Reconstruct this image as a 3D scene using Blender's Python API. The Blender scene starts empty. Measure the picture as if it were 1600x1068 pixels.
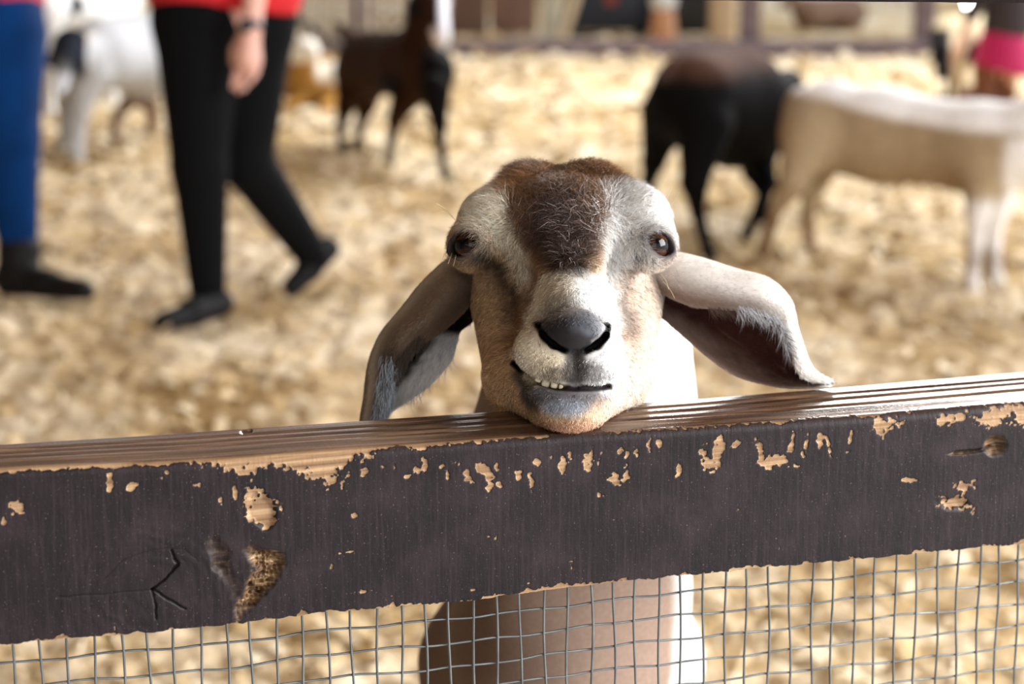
import bpy, math, random
import numpy as np
from mathutils import Vector, Matrix

# ------------------------------------------------------------------ camera, light, exposure
W_PX, H_PX, F = 1600.0, 1068.0, 3556.0
CAM_H, PHI = 1.387, math.radians(12.5)
S = bpy.context.scene
col = S.collection
cam_d = bpy.data.cameras.new('camera'); cam = bpy.data.objects.new('camera', cam_d); col.objects.link(cam)
cam_d.sensor_width = 36.0; cam_d.lens = 36.0*F/W_PX
cam_d.clip_start = .05; cam_d.clip_end = 200
cam.location = (0, 0, CAM_H); cam.rotation_euler = (math.pi/2-PHI, 0, 0)
cam_d.dof.use_dof = True; cam_d.dof.focus_distance = 1.535; cam_d.dof.aperture_fstop = 6.3
cam_d.dof.aperture_blades = 0
S.camera = cam
S.view_settings.view_transform = 'Standard'; S.view_settings.look = 'None'
S.view_settings.gamma = 1; S.view_settings.exposure = 0.45; S.view_settings.use_curve_mapping = False
S.cycles.max_bounces = 6; S.cycles.diffuse_bounces = 3; S.cycles.glossy_bounces = 3
S.cycles.sample_clamp_indirect = 6

wd = bpy.data.worlds.new('sky'); S.world = wd; wd.use_nodes = True
nt = wd.node_tree; nt.nodes.clear()
wo = nt.nodes.new('ShaderNodeOutputWorld'); bg = nt.nodes.new('ShaderNodeBackground')
tc = nt.nodes.new('ShaderNodeTexCoord'); sp = nt.nodes.new('ShaderNodeSeparateXYZ')
mr = nt.nodes.new('ShaderNodeMapRange'); ad = nt.nodes.new('ShaderNodeMath'); ad.operation = 'ADD'
rp = nt.nodes.new('ShaderNodeValToRGB')
nt.links.new(tc.outputs['Generated'], sp.inputs[0])
m1 = nt.nodes.new('ShaderNodeMath'); m1.operation = 'MULTIPLY'; m1.inputs[1].default_value = 1.0
m2 = nt.nodes.new('ShaderNodeMath'); m2.operation = 'MULTIPLY'; m2.inputs[1].default_value = 0.35
nt.links.new(sp.outputs[0], m1.inputs[0]); nt.links.new(sp.outputs[1], m2.inputs[0])
nt.links.new(m1.outputs[0], ad.inputs[0]); nt.links.new(m2.outputs[0], ad.inputs[1])
nt.links.new(ad.outputs[0], mr.inputs[0]); mr.inputs[1].default_value = -.9; mr.inputs[2].default_value = .9
nt.links.new(mr.outputs[0], rp.inputs[0])
rp.color_ramp.elements[0].color = (.30, .29, .28, 1); rp.color_ramp.elements[1].color = (1.9, 1.98, 2.1, 1)
e = rp.color_ramp.elements.new(.55); e.color = (.62, .62, .63, 1)
nt.links.new(rp.outputs[0], bg.inputs[0]); bg.inputs[1].default_value = 1.0
nt.links.new(bg.outputs[0], wo.inputs[0])

def area(name, loc, target, size, size_y, power, color):
    l = bpy.data.lights.new(name, 'AREA'); l.shape = 'RECTANGLE'; l.size = size; l.size_y = size_y
    l.energy = power; l.color = color
    o = bpy.data.objects.new(name, l); col.objects.link(o); o.location = loc
    o.rotation_euler = (Vector(target)-Vector(loc)).to_track_quat('-Z', 'Y').to_euler(); return o
area('daylight_opening_right', (3.8, 1.0, 2.2), (0.1, 1.7, 1.1), 2.6, 2.0, 330, (1, .985, .96))
area('daylight_opening_back', (3.6, 13.5, 4.3), (0.6, 4, .5), 5.0, 2.4, 640, (1, .985, .96))
area('front_fill', (1.3, -4.0, 2.7), (0, 2, 1.0), 4, 2, 60, (1, .965, .92))  # added fill lamp behind the camera, brightens the face

# ------------------------------------------------------------------ helpers
CF = np.array([0, math.cos(PHI), -math.sin(PHI)]); CU = np.array([0, math.sin(PHI), math.cos(PHI)])
CR = np.array([1.0, 0, 0]); C0 = np.array([0, 0, CAM_H])
M3 = np.stack([CR, CU, CF])                 # rows: camera axes in world
def c2w(p): return np.asarray(p) @ M3 + C0
def w2c(p): return (np.asarray(p)-C0) @ M3.T
def cp(px, py, d): return np.array([(px-800)/F*d, (534-py)/F*d, d])   # camera-space metres
def P(px, py, d): return c2w(cp(px, py, d))
def ray(px, py): return (cp(px, py, 1.0)) @ M3
def onz(px, py, z=0.0):
    r = ray(px, py); t = (z-CAM_H)/r[2]; return C0+r*t
def gdep(py, z=0.0):                         # axial depth of height z seen on row py
    r = ray(800, py); return (z-CAM_H)/r[2]
def project(w):
    c = w2c(w); return 800+F*c[..., 0]/c[..., 2], 534-F*c[..., 1]/c[..., 2]
def lin(c):
    c = np.asarray(c, float)/255.0
    return np.where(c <= .04045, c/12.92, ((c+.055)/1.055)**2.4)
def sstep(a, b, x):
    t = np.clip((x-a)/(b-a), 0, 1); return t*t*(3-2*t)

def hash3(i, j, k, seed=0):
    n = (i.astype(np.int64)*374761393 + j.astype(np.int64)*668265263 + k.astype(np.int64)*2147483647 + seed*974634777) & 0xffffffff
    n = ((n ^ (n >> 13))*1274126177) & 0xffffffff
    n = ((n ^ (n >> 16))*2246822519) & 0xffffffff
    return ((n ^ (n >> 15)) & 0xffffff)/float(0xffffff)
def noise(p, scale=1.0, seed=0):             # value noise, -1..1
    q = np.asarray(p, float)*scale
    i = np.floor(q).astype(np.int64); f = q-i; f = f*f*(3-2*f)
    r = 0
    for a in (0, 1):
        for b in (0, 1):
            for c in (0, 1):
                w = (f[:, 0] if a else 1-f[:, 0])*(f[:, 1] if b else 1-f[:, 1])*(f[:, 2] if c else 1-f[:, 2])
                r = r + w*hash3(i[:, 0]+a, i[:, 1]+b, i[:, 2]+c, seed)
    return r*2-1
def fbm(p, scale, octv=4, seed=0, gain=.5):
    s = 0; a = 1; t = 0
    for o in range(octv):
        s = s+a*noise(p, scale*2**o, seed+o*7); t += a; a *= gain
    return s/t

def mk_mesh(name, V, Fq, mat=None, parent=None, colors=None, smooth=True, attrs=None, mats=None):
    me = bpy.data.meshes.new(name)
    V = np.asarray(V, np.float32); n = len(V)
    me.vertices.add(n); me.vertices.foreach_set('co', V.ravel())
    if isinstance(Fq, np.ndarray): groups = [Fq]
    else: groups = [np.asarray(g) for g in Fq if len(g)]
    tot = sum(g.size for g in groups); nf = sum(len(g) for g in groups)
    idx = np.concatenate([g.ravel() for g in groups]).astype(np.int32)
    lt = np.concatenate([np.full(len(g), g.shape[1]) for g in groups]).astype(np.int32)
    ls = np.concatenate([[0], np.cumsum(lt)[:-1]]).astype(np.int32)
    me.loops.add(tot); me.loops.foreach_set('vertex_index', idx)
    me.polygons.add(nf); me.polygons.foreach_set('loop_start', ls); me.polygons.foreach_set('loop_total', lt)
    if smooth: me.polygons.foreach_set('use_smooth', np.ones(nf, bool))
    me.update(); me.validate()
    if colors is not None and len(me.vertices) == n:
        ca = me.color_attributes.new('Col', 'FLOAT_COLOR', 'POINT')
        c4 = np.ones((n, 4), np.float32); c4[:, :3] = colors; ca.data.foreach_set('color', c4.ravel())
    for k, v in (attrs or {}).items():
        at = me.attributes.new(k, 'FLOAT', 'POINT'); at.data.foreach_set('value', np.asarray(v, np.float32))
    if mat: me.materials.append(mat)
    o = bpy.data.objects.new(name, me); col.objects.link(o)
    if parent: o.parent = parent
    return o
def tag(o, label=None, cat=None, group=None, kind=None):
    if label: o['label'] = label
    if cat: o['category'] = cat
    if group: o['group'] = group
    if kind: o['kind'] = kind
    return o
def empty(name, loc, label=None, cat=None, group=None):
    o = bpy.data.objects.new(name, None); col.objects.link(o); o.location = loc; o.empty_display_size = .1
    bpy.context.view_layer.update()
    return tag(o, label, cat, group)
def adopt(root, *obs):                       # parent world-space meshes to a root standing at its base
    for o in obs:
        o.data.transform(Matrix.Translation(-root.location)) if root.type == 'EMPTY' else None
        o.parent = root
def origin_to(o, loc):
    o.data.transform(Matrix.Translation(-Vector(loc))); o.location = loc

def mat(name, color=(.5, .5, .5), rough=.6, metal=0, spec=.5, vcol=False, bump=None, noisec=None, sss=0, coat=0, sheen=0):
    m = bpy.data.materials.new(name); m.use_nodes = True; nt = m.node_tree; b = nt.nodes['Principled BSDF']
    b.inputs['Roughness'].default_value = rough; b.inputs['Metallic'].default_value = metal
    b.inputs['Specular IOR Level'].default_value = spec
    b.inputs['Base Color'].default_value = (*color, 1)
    if coat: b.inputs['Coat Weight'].default_value = coat; b.inputs['Coat Roughness'].default_value = .05
    if sheen: b.inputs['Sheen Weight'].default_value = sheen
    if sss:
        b.inputs['Subsurface Weight'].default_value = sss; b.inputs['Subsurface Radius'].default_value = (.01, .004, .003)
    src = None
    if vcol:
        a = nt.nodes.new('ShaderNodeAttribute'); a.attribute_name = 'Col'; src = a.outputs['Color']
        nt.links.new(src, b.inputs['Base Color'])
    if noisec:                               # (scale, amount)
        t = nt.nodes.new('ShaderNodeTexCoord'); n = nt.nodes.new('ShaderNodeTexNoise'); n.inputs['Scale'].default_value = noisec[0]
        n.inputs['Detail'].default_value = 5
        nt.links.new(t.outputs['Object'], n.inputs['Vector'])
        r = nt.nodes.new('ShaderNodeMapRange'); nt.links.new(n.outputs['Fac'], r.inputs[0])
        r.inputs[1].default_value = .3; r.inputs[2].default_value = .7
        r.inputs[3].default_value = 1-noisec[1]; r.inputs[4].default_value = 1+noisec[1]
        mx = nt.nodes.new('ShaderNodeVectorMath'); mx.operation = 'SCALE'
        if src: nt.links.new(src, mx.inputs[0])
        else: mx.inputs[0].default_value = color
        nt.links.new(r.outputs[0], mx.inputs['Scale']); nt.links.new(mx.outputs[0], b.inputs['Base Color'])
    if bump:                                 # (scale, strength, distance)
        t = nt.nodes.new('ShaderNodeTexCoord'); n = nt.nodes.new('ShaderNodeTexNoise'); n.inputs['Scale'].default_value = bump[0]
        n.inputs['Detail'].default_value = 4
        nt.links.new(t.outputs['Object'], n.inputs['Vector'])
        bp = nt.nodes.new('ShaderNodeBump'); bp.inputs['Strength'].default_value = bump[1]; bp.inputs['Distance'].default_value = bump[2]
        nt.links.new(n.outputs['Fac'], bp.inputs['Height']); nt.links.new(bp.outputs[0], b.inputs['Normal'])
    return m

# signed-distance modelling
def smin(a, b, k):
    h = np.clip(.5+.5*(b-a)/k, 0, 1); return b*(1-h)+a*h-k*h*(1-h)
def smax(a, b, k): return -smin(-a, -b, k)
def s_ell(p, c, r, R=None):
    q = p-c
    if R is not None: q = q @ R
    r = np.asarray(r, float)
    k0 = np.linalg.norm(q/r, axis=1); k1 = np.linalg.norm(q/(r*r), axis=1)+1e-9
    return k0*(k0-1)/k1
def s_cap(p, a, b, ra, rb, flat=None):
    ba = b-a; t = np.clip(((p-a) @ ba)/(ba @ ba+1e-12), 0, 1)
    q = p-(a+t[:, None]*ba)
    if flat is not None:                     # (unit axis, factor): squash across that axis
        ax, fz = flat; q = q+np.outer((q @ ax)*(1/fz-1), ax)
    return np.linalg.norm(q, axis=1)-(ra+(rb-ra)*t)
def nets(f, lo, hi, res, coarse=4):
    lo = np.asarray(lo, float); hi = np.asarray(hi, float)
    n = (np.ceil((hi-lo)/(res*coarse)).astype(int))*coarse+1
    nc = (n-1)//coarse+1
    ax = [lo[i]+np.arange(nc[i])*res*coarse for i in range(3)]
    G = np.stack(np.meshgrid(*ax, indexing='ij'), -1).reshape(-1, 3)
    Dc = f(G).reshape(nc)
    act = np.abs(Dc) < res*coarse*2.4
    bm = np.zeros(nc-1, bool)
    for a in (0, 1):
        for b in (0, 1):
            for c in (0, 1): bm |= act[a:nc[0]-1+a, b:nc[1]-1+b, c:nc[2]-1+c]
    D = np.repeat(np.repeat(np.repeat(Dc, coarse, 0), coarse, 1), coarse, 2)[:n[0], :n[1], :n[2]].astype(np.float32).copy()
    mask = np.zeros(n, bool); bi = np.argwhere(bm)*coarse
    for a in range(coarse+1):
        for b in range(coarse+1):
            for c in range(coarse+1): mask[bi[:, 0]+a, bi[:, 1]+b, bi[:, 2]+c] = True
    idx = np.argwhere(mask); out = np.empty(len(idx), np.float32)
    for s in range(0, len(idx), 300000): out[s:s+300000] = f(lo+idx[s:s+300000]*res)
    D[mask] = out
    s = D < 0
    cnt = np.zeros(n-1, np.int8)
    offs = [(a, b, c) for a in (0, 1) for b in (0, 1) for c in (0, 1)]
    for a, b, c in offs: cnt += s[a:n[0]-1+a, b:n[1]-1+b, c:n[2]-1+c]
    cells = np.argwhere((cnt > 0) & (cnt < 8))
    vid = np.full(n-1, -1, np.int64); vid[tuple(cells.T)] = np.arange(len(cells))
    pos = np.zeros((len(cells), 3)); num = np.zeros(len(cells))
    for a in offs:
        for axx in range(3):
            if a[axx]: continue
            b = list(a); b[axx] = 1; b = tuple(b)
            ia = cells+a; ib = cells+b
            da = D[tuple(ia.T)]; db = D[tuple(ib.T)]
            m = (da < 0) != (db < 0); t = np.where(m, da/np.where(m, da-db, 1), 0)
            pt = np.array(a, float)[None, :]+0*cells; pt[:, axx] += t
            pos[m] += pt[m]; num[m] += 1
    V = lo+(cells+pos/num[:, None])*res
    quads = []
    for axx in range(3):
        u, v = [(1, 2), (2, 0), (0, 1)][axx]
        sl0 = [slice(None)]*3; sl1 = [slice(None)]*3
        sl0[axx] = slice(0, n[axx]-1); sl1[axx] = slice(1, n[axx])
        A = s[tuple(sl0)]; B = s[tuple(sl1)]
        e = np.argwhere(A != B)
        ok = (e[:, u] > 0) & (e[:, v] > 0) & (e[:, u] < n[u]-1) & (e[:, v] < n[v]-1); e = e[ok]
        inside = A[tuple(e.T)]
        q = []
        for du, dv in ((-1, -1), (0, -1), (0, 0), (-1, 0)):
            c = e.copy(); c[:, u] += du; c[:, v] += dv; q.append(vid[tuple(c.T)])
        q = np.stack(q, 1); q[~inside] = q[~inside][:, ::-1]; quads.append(q)
    Q = np.concatenate(quads); Q = Q[(Q >= 0).all(1)]
    return V, Q
def vnormals(V, Q):
    nrm = np.zeros_like(V); a = V[Q[:, 2]]-V[Q[:, 0]]; b = V[Q[:, 3 % Q.shape[1]]]-V[Q[:, 1]]
    fn = np.cross(a, b)
    for i in range(Q.shape[1]): np.add.at(nrm, Q[:, i], fn)
    return nrm/(np.linalg.norm(nrm, axis=1)[:, None]+1e-12)
def grid_faces(nu, nv, off=0, wrap_v=False):
    i = np.arange(nu-1)[:, None]; j = np.arange(nv if wrap_v else nv-1)[None, :]; j2 = (j+1) % nv
    return (np.stack(np.broadcast_arrays(i*nv+j, (i+1)*nv+j, (i+1)*nv+j2, i*nv+j2), -1).reshape(-1, 4)+off)
def tubes(lines, r, ns=6):                   # list of polylines -> one mesh V,F
    Vs, Fs = [], []; off = 0
    for L in lines:
        L = np.asarray(L, float); t = np.gradient(L, axis=0); t /= np.linalg.norm(t, axis=1)[:, None]+1e-12
        ref = np.array([0, 1.0, 0]) if abs(t[0, 1]) < .8 else np.array([1.0, 0, 0])
        a = np.cross(t, ref); a /= np.linalg.norm(a, axis=1)[:, None]; b = np.cross(t, a)
        ang = np.arange(ns)*2*math.pi/ns
        rr = r if np.ndim(r) == 0 else np.asarray(r)[:, None, None]
        ring = L[:, None, :]+rr*(np.cos(ang)[None, :, None]*a[:, None, :]+np.sin(ang)[None, :, None]*b[:, None, :])
        Vs.append(ring.reshape(-1, 3)); Fs.append(grid_faces(len(L), ns, off, True)[:, ::-1])
        cap0 = np.arange(ns)[::1]+off; capn = off+(len(L)-1)*ns+np.arange(ns)[::-1]
        off += len(L)*ns
    return np.concatenate(Vs), np.concatenate(Fs)
def box(lo, hi, R=None, bev=0):
    lo = np.array(lo, float); hi = np.array(hi, float)
    V = np.array([[(lo, hi)[(i >> a) & 1][a] for a in range(3)] for i in range(8)])
    Fq = np.array([[0, 2, 3, 1], [4, 5, 7, 6], [0, 1, 5, 4], [2, 6, 7, 3], [0, 4, 6, 2], [1, 3, 7, 5]])
    return V, Fq
def join(parts):
    Vs, Fs = [], []; o = 0
    for V, Q in parts: Vs.append(V); Fs.append(np.asarray(Q)+o); o += len(V)
    return np.concatenate(Vs), np.concatenate(Fs)
def bevel(o, w, seg=2):
    m = o.modifiers.new('bevel', 'BEVEL'); m.width = w; m.segments = seg; return o
# ------------------------------------------------------------------ ground, roof
rng = np.random.default_rng(7)
ny, nx = 620, 520
yy = np.exp(np.linspace(math.log(1.2), math.log(26), ny)); uu = np.linspace(-1, 1, nx)
Yg, Ug = np.meshgrid(yy, uu, indexing='ij'); Xg = Ug*(1.6+Yg*.36)
p = np.stack([Xg.ravel(), Yg.ravel(), 0*Xg.ravel()], 1)
def ground_h(p):
    q = p.copy(); q[:, 2] = 0
    a = fbm(q, 1.3, 3, 1)*.035
    b = np.abs(fbm(q*[1, .8, 1], 6.5, 3, 5))*.036
    c = fbm(q, 22, 2, 9)*.018
    return a+b+c-.02
hz = ground_h(p); p[:, 2] = hz
hl, mid, sh = lin((232, 218, 192)), lin((203, 178, 136)), lin((148, 120, 76))  # highlight, middle and shadow tones painted into the bedding colour
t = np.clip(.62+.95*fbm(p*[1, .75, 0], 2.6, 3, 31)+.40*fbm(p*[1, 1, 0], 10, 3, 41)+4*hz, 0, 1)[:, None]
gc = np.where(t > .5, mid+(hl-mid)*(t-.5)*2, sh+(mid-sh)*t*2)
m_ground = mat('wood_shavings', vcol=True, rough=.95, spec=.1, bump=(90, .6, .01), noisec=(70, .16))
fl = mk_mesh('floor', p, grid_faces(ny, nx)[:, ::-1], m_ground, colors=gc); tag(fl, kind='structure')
fl['label'] = 'barn floor deep in pale wood shavings and straw'

# loose flakes and straw pieces on the bedding
def flakes(n, ylo, yhi, size, seed):
    r = np.random.default_rng(seed)
    y = np.exp(r.uniform(math.log(ylo), math.log(yhi), n)); x = r.uniform(-1, 1, n)*(.9+y*.27)
    q = np.stack([x, y, 0*x], 1); q[:, 2] = ground_h(q)+r.uniform(.004, .02, n)
    L = size*r.uniform(.5, 1.6, n)*(.5+.09*y); Wd = L*r.uniform(.15, .6, n); a = r.uniform(0, 2*math.pi, n)
    d = np.stack([np.cos(a), np.sin(a), r.normal(0, .3, n)], 1); d /= np.linalg.norm(d, axis=1)[:, None]
    up = np.stack([r.normal(0, .35, n), r.normal(0, .35, n), np.ones(n)], 1)
    s = np.cross(d, up); s /= np.linalg.norm(s, axis=1)[:, None]; nn = np.cross(s, d)
    V = np.empty((n, 6, 3)); b = (L*r.uniform(.05, .3, n))[:, None]
    for k, (u, h) in enumerate(((-.5, 0), (0, 1), (.5, 0))):
        V[:, k*2] = q+d*L[:, None]*u+s*Wd[:, None]*.5+nn*b*h
        V[:, k*2+1] = q+d*L[:, None]*u-s*Wd[:, None]*.5+nn*b*h
    o = (np.arange(n)*6)[:, None]
    Fq = np.concatenate([o+np.array([[0, 1, 3, 2]]), o+np.array([[2, 3, 5, 4]])])
    c = mid+(hl*1.05-mid)*r.uniform(-.2, .95, n)[:, None]; c = np.clip(c, .02, .95)
    return V.reshape(-1, 3), Fq, np.repeat(c, 6, 0)
V1, F1, c1 = flakes(17000, 2.2, 16, .05, 3)
fk = mk_mesh('shavings', V1, F1, mat('shaving_flakes', vcol=True, rough=.85, spec=.2), colors=c1)
tag(fk, 'loose pale wood shavings scattered all over the barn floor', 'wood shavings', kind='stuff')

V, Fq = join([box((-9, -5, 3.6), (.4, 15.5, 3.75)), box((.4, -5, 3.6), (6.5, 8.0, 3.75))])  # unseen roof added to block the sky, right part cut short for the back light
rf = mk_mesh('roof_blocker', V, Fq, mat('roof_boards', lin((120, 98, 78)), .8, noisec=(3, .3)), smooth=False); tag(rf, kind='structure')
rf['label'] = 'unseen brown board roof over the pen, shaped to steer the daylight'
V, Fq = box((-9, -5, -.1), (-8.85, 15.5, 3.6))  # unseen wall added to darken the left side
wl = mk_mesh('left_wall_blocker', V, Fq, mat('wall_boards', lin((128, 104, 82)), .8, noisec=(4, .3)), smooth=False); tag(wl, kind='structure')

# ------------------------------------------------------------------ near fence
TH = math.radians(20); FD = np.array([math.cos(TH), math.sin(TH), 0]); FN = np.array([-math.sin(TH), math.cos(TH), 0])
P0 = onz(800, 683, 1.0)
def on_fence(px, py, off=0.0):
    px = np.asarray(px, float); py = np.asarray(py, float)
    r = np.stack([(px-800)/F, (534-py)/F, np.ones_like(px)], -1) @ M3
    t = ((P0+FN*off-C0) @ FN)/(r @ FN); return C0+r*t[..., None]
FT = ([0, 150, 300, 500, 650, 800, 1040, 1300, 1450, 1600], [731, 724, 718, 703, 694, 683, 669, 652, 641, 628])
BT = ([0, 250, 560, 800, 1080, 1300, 1600], [688, 672, 651, 634, 617, 600, 575])
BB = ([0, 370, 480, 700, 1000, 1325, 1600], [1007, 975, 958, 941, 905, 874, 848])
def ex(tab, x):
    xs, ys = tab; x = np.asarray(x, float); y = np.interp(x, xs, ys)
    y = np.where(x < xs[0], ys[0]+(x-xs[0])*(ys[1]-ys[0])/(xs[1]-xs[0]), y)
    return np.where(x > xs[-1], ys[-1]+(x-xs[-1])*(ys[-1]-ys[-2])/(xs[-1]-xs[-2]), y)
def smooth_tab(tab):
    x = np.arange(-1400, 3001, 10.0); y = ex(tab, x); k = np.ones(9)/9
    yp = np.pad(y, 4, mode='edge'); return (list(x), list(np.convolve(yp, k, 'valid')))
FT, BT, BB = smooth_tab(FT), smooth_tab(BT), smooth_tab(BB)
xs = np.concatenate([np.linspace(-900, -40, 60)[:-1], np.linspace(-40, 1640, 1150), np.linspace(1640, 2500, 60)[1:]])
ncol = len(xs)
yt = ex(FT, xs); yb = ex(BB, xs)
ptop = on_fence(xs, yt); pbot = on_fence(xs, yb)
ztop = ptop[:, 2]; zbot = pbot[:, 2]
# depth of the top board edge to edge
ybk = ex(BT, xs)
rr_ = np.stack([(xs-800)/F, (534-ybk)/F, np.ones_like(xs)], -1) @ M3
tt_ = (ztop+.001-CAM_H)/rr_[:, 2]; pbk = C0+rr_*tt_[:, None]
wtop = float(np.median(((pbk-P0) @ FN)[60:-60])); 
smid = (ptop-P0) @ FD                          # coordinate along the fence
wloc = np.clip((pbk-P0) @ FN, .05, .13)
# cross-section: face bottom -> face top (rounded) -> top (grooved) -> back edge -> back -> bottom
nf_, nr_, ntp = 190, 10, 64
R = .007
prof_rows = []
q_face = np.linspace(0, 1, nf_)
rows = []; offs_n = []; kind = []
wear_px = []
for q in q_face:                               # the face below the rounding
    z = zbot+(ztop-R-zbot)*q; rows.append(z); offs_n.append(np.zeros(ncol)); kind.append(0)
for k in range(1, nr_):
    a = math.pi/2*k/nr_; rows.append(ztop-R+R*math.sin(a)); offs_n.append(np.full(ncol, R*(1-math.cos(a)))); kind.append(1)
for k in range(ntp):
    t = k/(ntp-1); n_ = R+(wloc-2*R)*t
    g = 0
    for gc_, gd, gw in ((.36, .0016, .035), (.58, .0022, .03), (.78, .0022, .03)):
        g = g-gd*np.exp(-((t-gc_-.02*np.sin(smid*7+gc_*9))/gw)**2)
    g = g-.0025*(t < .25)*(1-t/.25)*(.4+.6*(np.sin(smid*5+1)*.5+.5))
    g = g*(.55+.45*np.sin(smid*4.1+.5)**2+.3*sstep(-.2, .3, smid))
    rows.append(ztop+g); offs_n.append(n_); kind.append(2)
for k in range(1, 6):
    a = math.pi/2*k/5; rows.append(ztop-R*(1-math.cos(a))); offs_n.append(wloc-R+R*math.sin(a)); kind.append(3)
rows.append(zbot+.0); offs_n.append(wloc); kind.append(3)
rows.append(zbot+.0); offs_n.append(wloc*.5); kind.append(3)
Z = np.stack(rows); N = np.stack(offs_n); K = np.array(kind)
nrow = len(rows)
Vr = P0+FD*smid[None, :, None]+FN*N[..., None]; Vr[..., 2] = Z
X = np.broadcast_to(xs, (nrow, ncol)).copy()
_, PY = project(Vr.reshape(-1, 3)); PX, _ = project(Vr.reshape(-1, 3)); PX = PX.reshape(nrow, ncol); PY = PY.reshape(nrow, ncol)
flat = Vr.reshape(-1, 3); s_all = np.broadcast_to(smid, (nrow, ncol)).ravel()
fine = fbm(np.stack([s_all*2.2, flat[:, 2], N.ravel()], 1), 160, 3, 3).reshape(nrow, ncol)
warp = fbm(np.stack([s_all, flat[:, 2], N.ravel()], 1), 90, 3, 13).reshape(nrow, ncol)
warp2 = fbm(np.stack([s_all, flat[:, 2], N.ravel()], 1), 420, 2, 17).reshape(nrow, ncol)
isface = (K <= 1)[:, None]
# bare-wood field: >0 bare
wear = np.full((nrow, ncol), -1.0)
def blob(x, y, rx, ry, rot=0, amt=1.0):
    c, s = math.cos(rot), math.sin(rot); dx = PX-x; dy = PY-y
    a = (dx*c+dy*s)/rx; b = (-dx*s+dy*c)/ry
    return amt*(1-np.sqrt(a*a+b*b))
chips = [(30, 795, 14, 12, .1), (5, 815, 5, 8, 0), (172, 750, 5, 14, 0), (205, 760, 10, 5, -.3), (262, 738, 5, 4, 0), (307, 758, 5, 5, 0),
 (345, 782, 5, 9, 0), (367, 768, 3, 9, 0), (545, 742, 8, 10, .5), (570, 738, 6, 6, 0), (598, 728, 7, 6, 0), (612, 729, 5, 6, 0), (664, 725, 5, 10, 0),
 (700, 745, 5, 8, 0), (718, 728, 10, 6, .8), (732, 745, 7, 14, -.4), (750, 728, 9, 7, 0), (762, 738, 6, 14, -.4), (776, 725, 4, 8, 0), (764, 762, 6, 6, 0), (780, 756, 4, 5, 0),
 (634, 745, 6, 3, -.2), (810, 745, 5, 10, .2), (830, 755, 5, 14, 0), (862, 713, 3, 7, .3), (880, 728, 5, 16, 0), (891, 712, 4, 9, .2), (919, 722, 8, 18, .1),
 (940, 708, 3, 15, .3), (970, 704, 5, 7, 0), (980, 712, 5, 14, .2), (978, 745, 5, 9, 0), (960, 747, 6, 7, .4), (993, 705, 4, 9, -.3), (1015, 702, 3, 10, -.2), (1060, 735, 5, 8, 0),
 (1100, 706, 10, 16, 0), (1120, 710, 8, 22, .15), (1108, 724, 14, 7, 0), (1152, 693, 8, 4, -.6), (1187, 704, 5, 22, -.25), (1196, 725, 9, 7, 0), (1218, 719, 14, 8, .3), (1238, 690, 4, 16, .2),
 (1260, 696, 4, 20, .25), (1282, 685, 6, 17, .1), (1296, 702, 3, 16, -.2), (1330, 682, 4, 22, .15), (1378, 660, 9, 16, .2), (1395, 655, 15, 10, 0), (1480, 655, 18, 12, 0), (1500, 652, 12, 7, 0),
 (1560, 650, 38, 16, 0), (1598, 650, 20, 16, 0), (937, 772, 7, 5, 0), (554, 806, 5, 4, 0), (518, 886, 3, 5, 0), (568, 924, 14, 2.5, -.15), (540, 863, 12, 2.5, -.2), (740, 921, 6, 2.5, 0), (1218, 857, 3, 8, -.2),
 (410, 800, 20, 28, -.35), (1488, 788, 30, 13, .12), (1502, 760, 18, 9, 0), (1420, 750, 10, 3, 0), (690, 728, 5, 4, 0), (650, 733, 5, 5, 0), (840, 722, 4, 4, 0), (1030, 693, 4, 5, 0)]
for c in chips: wear = np.maximum(wear, np.where(isface, blob(*c), -1))
# long worn band left of centre below the top edge (x 330..560)
bl = np.interp(PX.ravel(), [300, 340, 400, 450, 480, 510, 535, 560, 600], [4, 14, 26, 34, 44, 54, 40, 10, 2]).reshape(nrow, ncol)
dtop = PY-ex(FT, PX)                            # px below the top front edge
wear = np.maximum(wear, np.where(isface & (PX > 285) & (PX < 610), (bl-dtop)/28, -1))
# thin worn strip all along the top front edge
tw = np.interp(PX.ravel(), [-900, 0, 150, 300, 900, 1040, 1300, 1600, 2500], [6, 6, 6, 6, 0, 0, 2, -3, -3]).reshape(nrow, ncol)+6*fbm(np.stack([s_all, 0*s_all, 0*s_all], 1), 18, 3, 77).reshape(nrow, ncol)
wear = np.maximum(wear, np.where(isface, (tw-dtop)/7, -1))
# ragged bottom edge
dbot = (ex(BB, PX)-PY)
wear = np.maximum(wear, np.where(isface, (1.2-dbot)/5+.9*warp, -1))
wear_f = wear+warp*1.0+warp2*.85-.14
# top of the board: varnish mostly rubbed to warm brown wood
topm = (K >= 2)[:, None]*np.ones((1, ncol))
# relief
disp = np.zeros((nrow, ncol))
disp -= .0006*sstep(-.1, .25, wear_f)
g2 = np.maximum(blob(404, 918, 60, 20, 2.13), blob(412, 874, 32, 22, .2)); g3 = blob(352, 888, 56, 18, 1.15, .8); gk = blob(1556, 697, 22, 20); gk2 = blob(1488, 788, 32, 14, .12); gk3 = blob(1510, 706, 30, 4, -.1); g1 = blob(410, 800, 22, 32, -.35)
disp -= .006*sstep(0, .7, g2+.5*warp)*(.6+.8*np.abs(warp2)); disp -= .003*sstep(0, .8, g3+.5*warp)*(.4+np.abs(warp))
disp -= .005*sstep(0, .8, gk+.3*warp); disp -= .003*sstep(0, .8, gk2+.4*warp); disp -= .002*sstep(0, .6, gk3+.3*warp); disp -= .0022*sstep(0, .5, g1+.4*warp)
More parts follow.
